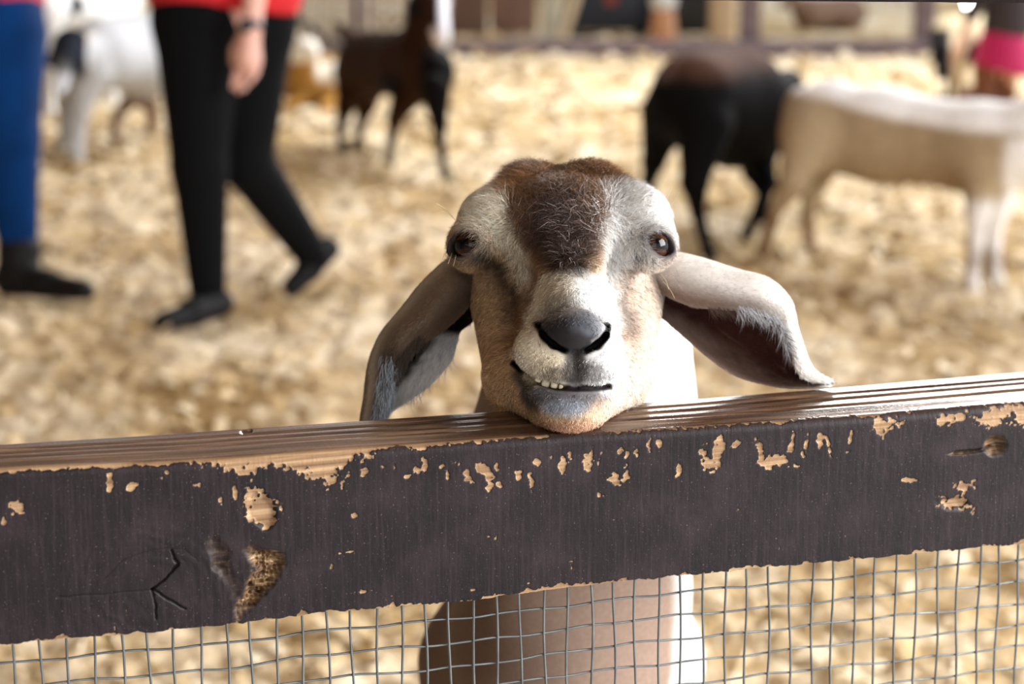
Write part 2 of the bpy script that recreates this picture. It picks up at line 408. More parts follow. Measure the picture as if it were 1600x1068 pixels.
# knot at the left: faint rings and a star crack
kr = np.sqrt(((PX-235)/1.25)**2+(PY-920)**2); kn = np.exp(-(kr/95)**2)
disp += .00010*np.sin(kr*.32+4*warp)*np.exp(-((kr-60)/50)**2)
def crack(pts, w, dep):
    d = np.full(PX.shape, 1e9); PXw = PX+3.5*warp+1.5*warp2; PYw = PY+3.5*np.roll(warp, 9, 1)
    for (x0, y0), (x1, y1) in zip(pts[:-1], pts[1:]):
        vx, vy = x1-x0, y1-y0; t = np.clip(((PXw-x0)*vx+(PYw-y0)*vy)/(vx*vx+vy*vy), 0, 1)
        d = np.minimum(d, np.hypot(PXw-x0-t*vx, PYw-y0-t*vy))
    return np.exp(-(d/w)**2), dep
crk = 0
for pts, w, dep in (([(90, 932), (150, 927), (240, 923)], 1.1, .0006), ([(240, 923), (262, 900), (276, 880), (268, 860)], 1.5, .002), ([(240, 923), (243, 965)], 1.3, .0015), ([(240, 923), (262, 935), (288, 950)], 1.5, .002),
                    ([(1495, 708), (1530, 704), (1550, 700)], 2.5, .002), ([(380, 675), (392, 672)], 3, .002), ([(160, 905), (190, 875), (240, 856), (290, 858), (310, 875)], .8, .0002)):
    c, dp = crack(pts, w, dep); disp -= dp*c; crk = np.maximum(crk, c)
saw = np.sin(smid*2200+6*warp)                 # faint saw marks, upright on the face
disp += np.where(isface, .00002*saw*(.5+.5*warp)+.00010*fine, 0)
# slightly ragged lower edge
rag = fbm(np.stack([smid, 0*smid, 0*smid], 1), 130, 3, 55)*.0012
for i in range(6): Vr[i, :, 2] += rag*(1-i/6)
Nrm = np.zeros_like(Vr); Nrm[K == 0] = -FN; 
for i in np.where(K == 1)[0]:
    a = math.pi/2*(i-nf_+1)/nr_; Nrm[i] = -FN*math.cos(a)+np.array([0, 0, 1])*math.sin(a)
Nrm[(K == 2)] = (0, 0, 1)
sgrain = fbm(np.stack([s_all*3, N.ravel()*60+flat[:, 2]*60, 0*s_all], 1), 2.5, 4, 21).reshape(nrow, ncol)
disp += np.where(K[:, None] == 2, .00025*sgrain, 0)
Vr = Vr+Nrm*disp[..., None]
gouge = np.maximum.reduce([sstep(0, .6, g2+.5*warp), .12*sstep(0, .7, g3+.5*warp), sstep(0, .7, gk+.3*warp), .9*sstep(.1, .5, gk3+.3*warp)])
def wood_mat():
    m = bpy.data.materials.new('painted_timber'); m.use_nodes = True; nt = m.node_tree; b = nt.nodes['Principled BSDF']; L = nt.links.new
    def at(n):
        a = nt.nodes.new('ShaderNodeAttribute'); a.attribute_name = n; return a.outputs['Fac']
    def ramp(f, stops):
        r = nt.nodes.new('ShaderNodeValToRGB'); L(f, r.inputs[0]); els = r.color_ramp.elements
        els[0].position, els[0].color = stops[0][0], (*stops[0][1], 1); els[1].position, els[1].color = stops[-1][0], (*stops[-1][1], 1)
        for s_ in stops[1:-1]:
            e = els.new(s_[0]); e.color = (*s_[1], 1)
        return r.outputs[0]
    def mix(f, a, b_):
        x = nt.nodes.new('ShaderNodeMix'); x.data_type = 'RGBA'
        if isinstance(f, float): x.inputs[0].default_value = f
        else: L(f, x.inputs[0])
        for i, v in ((6, a), (7, b_)):
            if isinstance(v, tuple): x.inputs[i].default_value = (*v, 1)
            else: L(v, x.inputs[i])
        return x.outputs[2]
    def nz(vec, sc, det=5, rough=.6):
        n = nt.nodes.new('ShaderNodeTexNoise'); n.inputs['Scale'].default_value = sc; n.inputs['Detail'].default_value = det; n.inputs['Roughness'].default_value = rough; L(vec, n.inputs['Vector']); return n.outputs['Fac']
    cx = nt.nodes.new('ShaderNodeCombineXYZ'); L(at('s'), cx.inputs[0]); L(at('q'), cx.inputs[1]); st = cx.outputs[0]
    def scl(v, s_):
        k = nt.nodes.new('ShaderNodeVectorMath'); k.operation = 'MULTIPLY'; L(v, k.inputs[0]); k.inputs[1].default_value = s_; return k.outputs[0]
    mott = nz(st, 22, 6); vstr = nz(scl(st, (420, 14, 1)), 1, 3); hgr = nz(scl(st, (9, 260, 1)), 1, 4); speck = nz(st, 700, 2)
    paint = ramp(mott, [(.3, tuple(lin((18, 13, 14)))), (.52, tuple(lin((29, 21, 23)))), (.72, tuple(lin((44, 33, 35))))])
    paint = mix(ramp(vstr, [(.5, (0, 0, 0)), (.75, (.45, .45, .45))]), paint, tuple(lin((58, 45, 46))))
    paint = mix(ramp(hgr, [(.30, (.55, .55, .55)), (.45, (0, 0, 0))]), paint, tuple(lin((34, 25, 25))))
    paint = mix(ramp(speck, [(.66, (0, 0, 0)), (.74, (.5, .5, .5))]), paint, tuple(lin((140, 120, 110))))
    bare = ramp(hgr, [(.25, tuple(lin((92, 66, 46)))), (.5, tuple(lin((142, 112, 82)))), (.7, tuple(lin((182, 152, 118))))])
    wv = at('wear'); ma = nt.nodes.new('ShaderNodeMath'); ma.operation = 'MULTIPLY_ADD'; L(nz(st, 380, 3), ma.inputs[0]); ma.inputs[1].default_value = .5
    L(wv, ma.inputs[2])
    wf = ramp(ma.outputs[0], [(.27, (0, 0, 0)), (.37, (1, 1, 1))])
    face = mix(wf, paint, bare)
    face = mix(at('gouge'), face, ramp(nz(scl(st, (60, 300, 1)), 1, 4), [(.35, tuple(lin((48, 32, 20)))), (.55, tuple(lin((120, 92, 62)))), (.7, tuple(lin((196, 170, 134))))]))
    face = mix(at('crack'), face, tuple(lin((16, 11, 10))))
    top = ramp(nz(scl(st, (7, 150, 1)), 1, 5, .65), [(.3, tuple(lin((38, 26, 20)))), (.5, tuple(lin((74, 54, 41)))), (.66, tuple(lin((116, 90, 68)))), (.78, tuple(lin((64, 46, 36))))])
    colr = mix(at('top'), face, top)
    L(colr, b.inputs['Base Color'])
    rg = nt.nodes.new('ShaderNodeMix'); L(at('top'), rg.inputs[0]); rg.inputs[2].default_value = .52; rg.inputs[3].default_value = .20
    L(rg.outputs[0], b.inputs['Roughness']); sm_ = nt.nodes.new('ShaderNodeMix'); L(at('top'), sm_.inputs[0]); sm_.inputs[2].default_value = .18; sm_.inputs[3].default_value = .55; L(sm_.outputs[0], b.inputs['Specular IOR Level'])
    ht = nt.nodes.new('ShaderNodeMath'); ht.operation = 'ADD'; L(vstr, ht.inputs[0]); L(speck, ht.inputs[1])
    bp = nt.nodes.new('ShaderNodeBump'); bp.inputs['Strength'].default_value = .18; bp.inputs['Distance'].default_value = .0008; L(ht.outputs[0], bp.inputs['Height']); L(bp.outputs[0], b.inputs['Normal'])
    return m
m_wood = wood_mat()
q_attr = np.where((K <= 1)[:, None], Z, .3+N)
topfac = np.where(K[:, None] >= 2, 1.0, 0.0)*np.ones((1, ncol))
for i in np.where(K == 1)[0]: topfac[i] = sstep(.35, 1.0, (i-nf_+1)/nr_)
fence = empty('fence', (float(P0[0]), float(P0[1]), 0), 'dark brown painted timber pen fence with square wire mesh, goat chin on it', 'fence')
rail = mk_mesh('rail', Vr.reshape(-1, 3), grid_faces(nrow, ncol)[:, ::1], m_wood,
    attrs={'s': s_all, 'q': q_attr.ravel(), 'wear': wear_f.ravel(), 'gouge': np.where(isface, gouge, 0).ravel(), 'crack': (crk+np.zeros_like(PX)).ravel(), 'top': topfac.ravel()})
# close the underside
adopt(fence, rail)
# upper rail, only its lower edge is in view
xu = np.linspace(-900, 2500, 300); yu = np.interp(xu, [-900, 1050, 1250, 1600, 2500], [-22, 0, 2, 4.5, 10])+.5*fbm(np.stack([xu/60, 0*xu, 0*xu], 1), 1, 3, 4)
pu = on_fence(xu, yu); su = (pu-P0) @ FD
def rail_box(p, s_, h, w, name, q0, front=0.0, bare=.9):
    n = len(s_); ring = [(0, 0), (0, h), (w, h), (w, 0)]
    V = np.stack([P0+FD*s_[:, None]+FN*(o_+front) for o_, z_ in ring], 1)
    for k, (o_, z_) in enumerate(ring): V[:, k, 2] = p[:, 2]+z_
    V = V.reshape(-1, 3); Fq = grid_faces(n, 4, 0, True)
    caps = np.array([[3, 2, 1, 0], [(n-1)*4, (n-1)*4+1, (n-1)*4+2, (n-1)*4+3]])
    s4 = np.repeat(s_, 4); q4 = np.tile([q0, q0+h, q0+h+w, q0+h+2*w], n)
    ob = mk_mesh(name, V, np.concatenate([Fq, caps]), m_wood, smooth=False, attrs={'s': s4, 'q': q4, 'wear': np.full(n*4, -.6), 'gouge': np.zeros(n*4), 'crack': np.zeros(n*4), 'top': np.zeros(n*4)})
    return ob
ur = rail_box(pu, su, .105, .085, 'rail', 1.5); adopt(fence, ur)
# posts outside the picture, behind the rails
for sx in (-1.25, 1.45):
    sv = np.array([sx-.045, sx+.045]); pv = np.zeros((2, 3)); o = rail_box(pv, sv, 1.62, .09, 'post', 2.0, front=.132); adopt(fence, o)
lo_ = rail_box(np.zeros((2, 3))+[0, 0, .06], np.array([-1.35, 1.55]), .11, .085, 'rail', 2.4); adopt(fence, lo_)
# welded wire mesh stapled behind the rail face
SPC = .0172; svs = np.arange(-.62, .95, SPC); zb = np.interp(svs, smid, zbot)
zs_line = lambda s_, k: np.interp(s_, smid, zbot)+.028-k*SPC
r2 = np.random.default_rng(5); lines = []
nk = 58
for i, s_ in enumerate(svs):
    zz = zs_line(s_, np.arange(-1, nk)); zz = np.concatenate([zz[:9], zz[9::3]])
    so = s_+.0008*np.sin(zz*55+i*1.7)+.0006*r2.normal()-(zz-zz[0])*.0-.018*(zz[0]-zz)*-1*.9
    Lp = P0+FD*so[:, None]+FN*(.030+.0006*np.cos(zz*60+i))[:, None]; Lp[:, 2] = zz; lines.append(Lp)
for k in range(nk-1):
    sw = np.arange(-.63, .955, SPC/2 if k < 9 else SPC*3); zz = zs_line(sw, k)+.0007*np.sin(sw*90+k*2.1)+.0005*np.sin(sw*31+k)
    Lp = P0+FD*sw[:, None]+FN*(.0312+.0005*np.cos(sw*math.pi/SPC))[:, None]; Lp[:, 2] = zz; lines.append(Lp)
V, Fq = tubes(lines, .00085, 6)
m_wire = mat('galvanised_wire', lin((112, 116, 116)), .4, .75, noisec=(60, .25))
wm = mk_mesh('wire_mesh', V, Fq, m_wire); adopt(fence, wm)
# ------------------------------------------------------------------ the goat at the fence
def pr(px, d): return px/F*d                    # pixels to metres at depth d
DE = 1.615
eyeL, eyeR = cp(741, 384, DE), cp(1013, 384, DE)
ER = .0145
gazeL = np.array([-.62, .04, -.78]); gazeL /= np.linalg.norm(gazeL)
gazeR = np.array([.62, .04, -.78]); gazeR /= np.linalg.norm(gazeR)
def eye_frame(g, side):
    # a: along the slit (towards the outer corner), b: up
    a = np.array([side*.80, -.22*1, .60]); a -= g*(a @ g); a /= np.linalg.norm(a)
    b = np.cross(g, a); b *= np.sign(b[1]); return a, b
fL, fR = eye_frame(gazeL, -1), eye_frame(gazeR, 1)
def almond(p, c, g, fr, L=.0128, Hh=.0076):
    q = p-c; a = q @ fr[0]; b = q @ fr[1]+.10*a; n = q @ g
    R_ = (L*L+Hh*Hh)/(2*Hh); cc = R_-Hh
    return np.sqrt(a*a+(np.abs(b)+cc)**2)-R_, n
def seg_d(p, pts):                               # distance to polyline, pts list of (px,py,depth)
    d = np.full(len(p), 1e9)
    for a, b in zip(pts[:-1], pts[1:]): d = np.minimum(d, s_cap(p, cp(*a), cp(*b), 0, 0))
    return d
def goat_form(p):
    E = lambda x, y, d, rx, ry, rz: s_ell(p, cp(x, y, d), (pr(rx, d), pr(ry, d), rz))
    Cc = lambda a, b, ra, rb: s_cap(p, cp(*a), cp(*b), pr(ra, a[2]), pr(rb, b[2]))
    d = E(878, 362, 1.700, 146, 84, .085)                        # cranium
    d = smin(d, E(828, 302, 1.670, 46, 36, .030), .012)         # poll tufts
    d = smin(d, E(920, 300, 1.670, 44, 35, .030), .012)
    d = smin(d, E(770, 352, 1.640, 54, 56, .035), .022)         # brows
    d = smin(d, E(990, 350, 1.640, 58, 60, .035), .022)
    d = smin(d, E(878, 358, 1.626, 74, 62, .034), .020)         # forehead
    d = smin(d, Cc((888, 380, 1.622), (893, 480, 1.532), 50, 44), .014)  # bridge
    d = smin(d, E(734, 384, DE+.012, 32, 36, .022), .010)       # orbits
    d = smin(d, E(1021, 384, DE+.012, 34, 36, .022), .010)
    d = smin(d, Cc((786, 440, 1.680), (824, 584, 1.622), 56, 64), .012)  # cheeks
    d = smin(d, Cc((986, 440, 1.680), (951, 582, 1.622), 53, 66), .012)
    d = smin(d, Cc((885, 430, 1.675), (885, 560, 1.630), 108, 100), .02)
    d = smin(d, Cc((885, 566, 1.580), (888, 632, 1.540), 70, 48), .012)  # lower jaw
    d = smin(d, Cc((812, 588, 1.600), (862, 632, 1.545), 56, 40), .014)        # jaw bars closing to the chin
    d = smin(d, Cc((956, 588, 1.600), (912, 630, 1.545), 56, 40), .014)
    chin = E(888, 640, 1.524, 44, 37, .018)
    chin = smin(chin, E(880, 614, 1.520, 60, 22, .016), .012)   # lower lip
    d = smin(d, chin, .010)
    fl_ = (np.array([0, 0, 1.0]), .80)
    up = s_cap(p, cp(894, 440, 1.552), cp(888, 545, 1.540), pr(50, 1.54), pr(80, 1.54), fl_)
    up = smin(up, E(838, 546, 1.520, 36, 36, .017), .010)       # lip pads
    up = smin(up, E(939, 548, 1.520, 36, 40, .017), .010)
    up = smin(up, E(866, 574, 1.514, 36, 26, .014), .008)
    up = smin(up, E(924, 576, 1.514, 38, 27, .014), .008)
    up = smin(up, E(895, 514, 1.508, 44, 34, .016), .010)       # nose pad
    d = smin(d, up, .004)
    # soft hollows
    d = smax(d, -E(806, 450, 1.590, 24, 66, .026), .014)
    d = smax(d, -E(972, 450, 1.590, 22, 66, .026), .014)
    return d
def surf(px, py, f=goat_form):
    t = np.linspace(1.43, 1.75, 900); q = np.stack([(px-800)/F*t, (534-py)/F*t, t], 1); h = np.nonzero(f(q) < 0)[0]
    return float(t[h[0]]) if len(h) else 1.6
def onface(pts, back=.0): return [(x, y, surf(x, y)+back) for x, y in pts]
def dense(pts, n=4):
    o = []
    for (x0, y0), (x1, y1) in zip(pts[:-1], pts[1:]): o += [(x0+(x1-x0)*k/n, y0+(y1-y0)*k/n) for k in range(n)]
    return o+[pts[-1]]
MOUTH = onface(dense([(801, 566), (818, 581), (840, 594), (868, 604), (900, 607), (925, 606), (954, 603)], 3))
NOSL = onface([(841, 508), (850, 524), (864, 537), (882, 546)]); NOSR = onface([(949, 509), (945, 526), (932, 539), (914, 547)])
PHIL = onface(dense([(898, 549), (899, 566), (900, 602)], 3)); CRL = onface(dense([(748, 400), (772, 425)], 2)); CRR = onface(dense([(1003, 398), (985, 420)], 2))
def goat_head(p):
    d = goat_form(p)
    # nostrils
    for side, N_ in ((-1, NOSL), (1, NOSR)):
        for (a, b), (ra, rb) in zip(zip(N_[:-1], N_[1:]), ((.0008, .0020), (.0020, .0030), (.0030, .0014))):
            for bk in (.001, .004, .007, .010):
                d = smax(d, -s_cap(p, cp(a[0], a[1], a[2]+bk), cp(b[0], b[1], b[2]+bk), ra*.95, rb*.95), .0015)
    d = smax(d, -(seg_d(p, PHIL)-.0013), .003)
    open_ = .0004+.0021*np.exp(-((p[:, 0]/p[:, 2]*F+800-850)/34)**2)
    for bk in (0, .004, .008): d = smax(d, -(seg_d(p-np.array([0, 0, bk]), MOUTH)-open_), .002)
    # chin groove between lip and bridge of the chin
    # eyes
    for c, g, fr in ((eyeL, gazeL, fL), (eyeR, gazeR, fR)):
        lid = np.linalg.norm(p-(c+g*-.001), axis=1)-(ER+.0032); d = smin(d, lid, .008)
        al, n = almond(p, c, g, fr)
        ridge = np.sqrt((np.maximum(al, -.5)-.0012)**2+(n-ER*.80)**2)-.0018
        d = smin(d, ridge, .003)
        hole = np.maximum(al, -(n-.002)); d = smax(d, -hole, .0012)
        d = np.maximum(d, -(np.linalg.norm(p-c, axis=1)-ER*.99))
    # tear line
    d = smax(d, -(seg_d(p, CRL)-.0014), .004)
    d = smax(d, -(seg_d(p, CRR)-.0012), .004)
    return d
def on_rail_clip(p, d):
    w = c2w(p); s_ = (w-P0) @ FD; n_ = (w-P0) @ FN
    zt = np.interp(s_, smid, ztop)
    inside = np.maximum(np.maximum(-(n_+.012), n_-.112), w[:, 2]-(zt+.0004))
    return smax(d, -inside, .0015)
def goat_body(p):
    Cc = lambda a, b, ra, rb: s_cap(p, cp(*a), cp(*b), ra, rb)
    d = Cc((900, 500, 1.76), (905, 720, 1.86), .066, .082)      # neck
    d = smin(d, Cc((940, 540, 1.84), (930, 800, 1.93), .070, .090), .05)
    d = smin(d, Cc((890, 760, 1.86), (880, 1000, 1.92), .075, .090), .05)
    w = c2w(p)
    def wc(a, b, ra, rb): return s_cap(w, np.array(a), np.array(b), ra, rb)
    # trunk behind the chest, world coordinates
    cx, cy = P(880, 980, 1.98)[:2]
    d = smin(d, wc((cx, cy+.02, .70), (cx+.01, cy+.22, .70), .095, .105), .06)
    d = smin(d, wc((cx+.01, cy+.2, .66), (cx+.035, cy+.62, .63), .106, .112), .06)
    d = smin(d, wc((cx+.035, cy+.62, .64), (cx+.06, cy+.86, .63), .110, .090), .06)
    d = smin(d, wc((cx+.065, cy+.95, .66), (cx+.07, cy+1.04, .70), .022, .012), .03)
    for sx in (-1, 1):
        x = cx+sx*.072
        d = smin(d, wc((x, cy+.06, .66), (x+sx*.005, cy+.03, .44), .058, .034), .04)
        d = smin(d, wc((x+sx*.005, cy+.03, .44), (x+sx*.005, cy+.02, .27), .032, .020), .015)
        d = smin(d, wc((x+sx*.005, cy+.02, .27), (x+sx*.005, cy+.02, .055), .021, .015), .01)
        d = smin(d, wc((x+sx*.005, cy+.02, .05), (x+sx*.005, cy-.005, .018), .020, .024), .01)
        x = cx+.03+sx*.075
        d = smin(d, wc((x, cy+.80, .64), (x, cy+.74, .42), .080, .044), .04)
        d = smin(d, wc((x, cy+.74, .42), (x, cy+.90, .27), .036, .022), .015)
        d = smin(d, wc((x, cy+.90, .27), (x, cy+.87, .055), .021, .015), .01)
        d = smin(d, wc((x, cy+.87, .05), (x, cy+.845, .018), .020, .024), .01)
    return d
def f_all(p):
    return on_rail_clip(p, smin(goat_head(p), goat_body(p), .022))
HR = .00125
lo_h = np.array([cp(690, 0, 1.62)[0], cp(0, 690, 1.52)[1], 1.46]); hi_h = np.array([cp(1070, 0, 1.70)[0], cp(0, 238, 1.66)[1], 1.72])
Vh, Qh = nets(f_all, lo_h, hi_h, HR)
# body with the head box cut away just inside its border
Vb, Qb = nets(f_all, (-.16, -.98, 1.56), (.36, .08, 3.30), .008)
inb = ((Vb > lo_h+.006) & (Vb < hi_h-.006)).all(1)
Qb = Qb[~inb[Qb].all(1)]

# ---- coat pattern by place on the head, right side painted lighter as lit
def head_cols(V, seed=0, hair=False):
    n = len(V); px = 800+F*V[:, 0]/V[:, 2]; py = 534-F*V[:, 1]/V[:, 2]
    jx = 10*fbm(V, 90, 3, 3+seed); jy = 10*fbm(V, 90, 3, 9+seed); x = px+jx; y = py+jy
    def bl(cx, cy, rx, ry, soft=.5, rot=0):
        c, s = math.cos(rot), math.sin(rot); dx, dy = x-cx, y-cy
        r = np.sqrt(((dx*c+dy*s)/rx)**2+((-dx*s+dy*c)/ry)**2); return sstep(1+soft/2, 1-soft/2, r)
    def poly(pts, w, soft):
        d = np.full(n, 1e9)
        for (x0, y0), (x1, y1) in zip(pts[:-1], pts[1:]):
            vx, vy = x1-x0, y1-y0; t = np.clip(((x-x0)*vx+(y-y0)*vy)/(vx*vx+vy*vy), 0, 1); d = np.minimum(d, np.hypot(x-x0-t*vx, y-y0-t*vy))
        return sstep(w+soft, w-soft, d)
    def mixc(c, col_, m): return c+(lin(col_)-c)*m[:, None]
    tanc = lin((188, 155, 118)); c = np.tile(tanc, (n, 1))
    c = mixc(c, (232, 212, 196), sstep(900, 990, x)*.8)  # light from the right painted into the cheek colour
    c = mixc(c, (232, 218, 194), bl(772, 322, 58, 56, .7)); c = mixc(c, (250, 248, 245), bl(992, 330, 80, 80, .5))
    c = mixc(c, (228, 212, 188), poly([(796, 330), (812, 385), (828, 440), (834, 470)], 14, 14)*.9)
    c = mixc(c, (240, 234, 226), poly([(985, 320), (958, 380), (950, 440), (964, 500)], 17, 14)*.95)
    # brown crown narrowing down the forehead
    ym = (y-250)/165.0; hw_l = np.interp(y, [240, 275, 310, 350, 395, 425, 440], [104, 116, 78, 58, 46, 30, 8]); hw_r = np.interp(y, [240, 275, 310, 350, 395, 425, 440], [60, 112, 66, 50, 42, 28, 8])
    dx = x-np.interp(y, [250, 330, 430], [872, 874, 890]); hw = np.where(dx < 0, hw_l, hw_r)
    m = sstep(12, -12, np.abs(dx)-hw)*sstep(446, 420, y)
    br = np.tile(lin((120, 84, 54)), (n, 1)); dk = np.maximum(sstep(1.5, .6, np.sqrt((dx/46)**2+((y-375)/75)**2)), .35*sstep(290, 340, y))[:, None]
    br = br+(lin((60, 44, 38))-br)*dk; br = br+(lin((160, 112, 68))-br)*(.8*sstep(.1, .6, fbm(V, 60, 3, 44))[:, None]*(1-dk))
    br = br+(lin((116, 98, 96))-br)*(.35*(sstep(.15, .5, fbm(V, 140, 2, 47))*sstep(290, 330, y)*sstep(-20, 30, dx))[:, None])
    c = c+(br-c)*m[:, None]
    # dark tear stripes
    c = mixc(c, (58, 42, 32), poly([(745, 392), (774, 410), (800, 450), (812, 500)], 15, 15)*.88)
    c = mixc(c, (104, 78, 64), poly([(1000, 400), (980, 430), (972, 478), (984, 520)], 10, 12)*.7)
    c = mixc(c, (140, 104, 74), poly([(850, 400), (836, 440), (820, 480), (800, 540)], 9, 9)*.8)
    # muzzle
    ml = np.interp(y, [415, 430, 470, 520, 555, 575, 612], [880, 846, 832, 812, 801, 803, 812]); mr_ = np.interp(y, [415, 430, 470, 520, 560, 590, 612], [912, 946, 957, 968, 977, 973, 955])
    mz = sstep(-4, 5, x-ml)*sstep(-4, 5, mr_-x)*sstep(410, 436, y+.3*jx)*sstep(620, 612, y)
    mcol = lin((206, 192, 168))+(lin((240, 240, 240))-lin((206, 192, 168)))*sstep(860, 930, x)[:, None]  # muzzle painted lighter towards its lit right side
    mcol = mcol+(lin((132, 118, 104))-mcol)*(.55*bl(872, 490, 26, 34, .9)*(.5+.5*fbm(V, 200, 2, 8)))[:, None]
    c = c+(mcol-c)*mz[:, None]
    c = mixc(c, (92, 86, 84), bl(888, 500, 48, 34, 1.0)*.75)
    c = mixc(c, (52, 48, 50), np.maximum.reduce([bl(893, 520, 46, 26, .7), bl(897, 538, 24, 20, .6), bl(856, 518, 16, 18, .8)])); c = mixc(c, (96, 100, 110), bl(920, 508, 26, 18, .8)*.6)  # nose pad, with a bluish sheen painted on its right
    c = mixc(c, (70, 64, 64), bl(898, 574, 20, 32, .7)*.9); c = mixc(c, (92, 84, 82), bl(928, 582, 26, 20, .9)*.75); c = mixc(c, (84, 66, 52), bl(868, 586, 22, 13, .9)*.7)
    low = sstep(-3, 5, y-np.interp(x, [800, 818, 840, 868, 900, 925, 952, 972], [566, 582, 598, 606, 609, 607, 603, 590]))
    c = mixc(c, (84, 84, 92), low*bl(884, 616, 62, 24, .6)*.92); c = mixc(c, (150, 158, 170), low*bl(884, 636, 34, 13, 1.0)*.75)
    c = mixc(c, (56, 46, 44), low*poly([(812, 584), (824, 606), (834, 630)], 12, 10)*.9)
    c = mixc(c, (176, 130, 104), low*bl(890, 668, 52, 14, .8)*.8)
    for N_ in (NOSL, NOSR): c = mixc(c, (13, 10, 10), sstep(.0040, .0026, np.minimum.reduce([seg_d(V-np.array([0, 0, q_]), N_) for q_ in (0, .004, .008, .012)])))  # shade inside the nostrils painted near black
    c = mixc(c, (26, 19, 19), sstep(.0036, .0018, np.minimum(seg_d(V, MOUTH), seg_d(V-np.array([0, 0, .005]), MOUTH))))  # shadow of the mouth slit painted in
    for (e, g, fr, rc) in ((eyeL, gazeL, fL, (34, 26, 24)), (eyeR, gazeR, fR, (70, 70, 80))):
        al, nn = almond(V, e, g, fr); c = mixc(c, rc, poly([(1006, 390), (990, 402)] if rc[0] > 50 else [(748, 390), (768, 402)], 4, 6)*.9); c = mixc(c, rc, sstep(.0042, .0012, al)*(nn > 0)); 
        c = mixc(c, (96, 84, 78), .45*sstep(.010, .004, al)*(nn > 0))
    return c
def body_cols(V):
    w = c2w(V); n = len(V); c = np.tile(lin((174, 148, 132)), (n, 1)); nz_ = fbm(V, 8, 3, 5)  # body colours with lit right and darker left side painted in
    c = c+(lin((76, 53, 33))-c)*(sstep(.02, -.07, V[:, 0]-.04+.05*nz_))[:, None]*.85
    m = sstep(.126, .140, V[:, 0]+.012*nz_)*1.0
    m = np.maximum(m, sstep(2.25, 2.6, V[:, 2]))
    nk = sstep(-.02, .04, V[:, 1]+.10+0*nz_)*sstep(.035, .06, V[:, 0]+.01*nz_)
    m = np.maximum(m, nk)
    c = c+(lin((240, 238, 234))-c)*m[:, None]
    hoof = sstep(.055, .04, w[:, 2]); c = c+(lin((60, 50, 44))-c)*hoof[:, None]
    return c
hb = sstep(1.665, 1.71, Vh[:, 2])[:, None]*(sstep(460, 520, 534-F*Vh[:, 1]/Vh[:, 2]))[:, None]
ch = head_cols(Vh); ch = ch+(body_cols(Vh)-ch)*hb
cb = body_cols(Vb)
hbb = np.zeros((len(Vb), 1)); sel = Vb[:, 2] < 1.80; hd = np.zeros((len(Vb), 3)); hd[sel] = head_cols(Vb[sel])
hsel = (sel & (534-F*Vb[:, 1]/Vb[:, 2] < 500))[:, None]; cb = np.where(hsel, hd, cb)

# ---- ears: folded sheets, cross-sections along the length
def cr(P_, t):                                   # Catmull-Rom through rows of P_ at parameters t
    n = len(P_); i = np.clip(np.floor(t).astype(int), 0, n-2); f = (t-i)[:, None, None] if P_.ndim == 3 else (t-i)[:, None]
    g = lambda k: P_[np.clip(k, 0, n-1)]
    p0, p1, p2, p3 = g(i-1), g(i), g(i+1), g(i+2)
    return .5*((2*p1)+(-p0+p2)*f+(2*p0-5*p1+4*p2-p3)*f**2+(-p0+3*p1-3*p2+p3)*f**3)
def sheet(ctrl, nu, nv, thick):
    C_ = np.array([[cp(*q) for q in r] for r in ctrl])
    A = cr(C_, np.linspace(0, len(ctrl)-1, nu)); A = np.swapaxes(cr(np.swapaxes(A, 0, 1), np.linspace(0, C_.shape[1]-1, nv)), 0, 1)
    du = np.gradient(A, axis=0); dv = np.gradient(A, axis=1); n_ = np.cross(du, dv); n_ /= np.linalg.norm(n_, axis=2)[..., None]+1e-12
    u = np.linspace(0, 1, nu)[:, None]; v = np.linspace(0, 1, nv)[None, :]
    th = thick*np.minimum(1, np.minimum(np.minimum(v, 1-v)*8, (1-u)*8+.05))**.5
    A1 = A+n_*th[..., None]/2; A2 = A-n_*th[..., None]/2
    V = np.concatenate([A1.reshape(-1, 3), A2.reshape(-1, 3)]); k = nu*nv
    Fq = [grid_faces(nu, nv), grid_faces(nu, nv, k)[:, ::-1]]
    b = []
    for i in range(nu-1):
        b.append((i*nv, i*nv+k, (i+1)*nv+k, (i+1)*nv)); j = nv-1; b.append((i*nv+j, (i+1)*nv+j, (i+1)*nv+j+k, i*nv+j+k))
    for j in range(nv-1): b.append(((nu-1)*nv+j, (nu-1)*nv+j+k, (nu-1)*nv+j+1+k, (nu-1)*nv+j+1)); b.append((j, j+1, j+1+k, j+k))
    UV = np.stack([np.broadcast_to(u, (nu, nv)).ravel(), np.broadcast_to(v, (nu, nv)).ravel()], 1)
    return V, np.concatenate(Fq+[np.array(b)]), np.concatenate([UV, UV]), np.concatenate([np.ones(k), np.zeros(k)]), n_
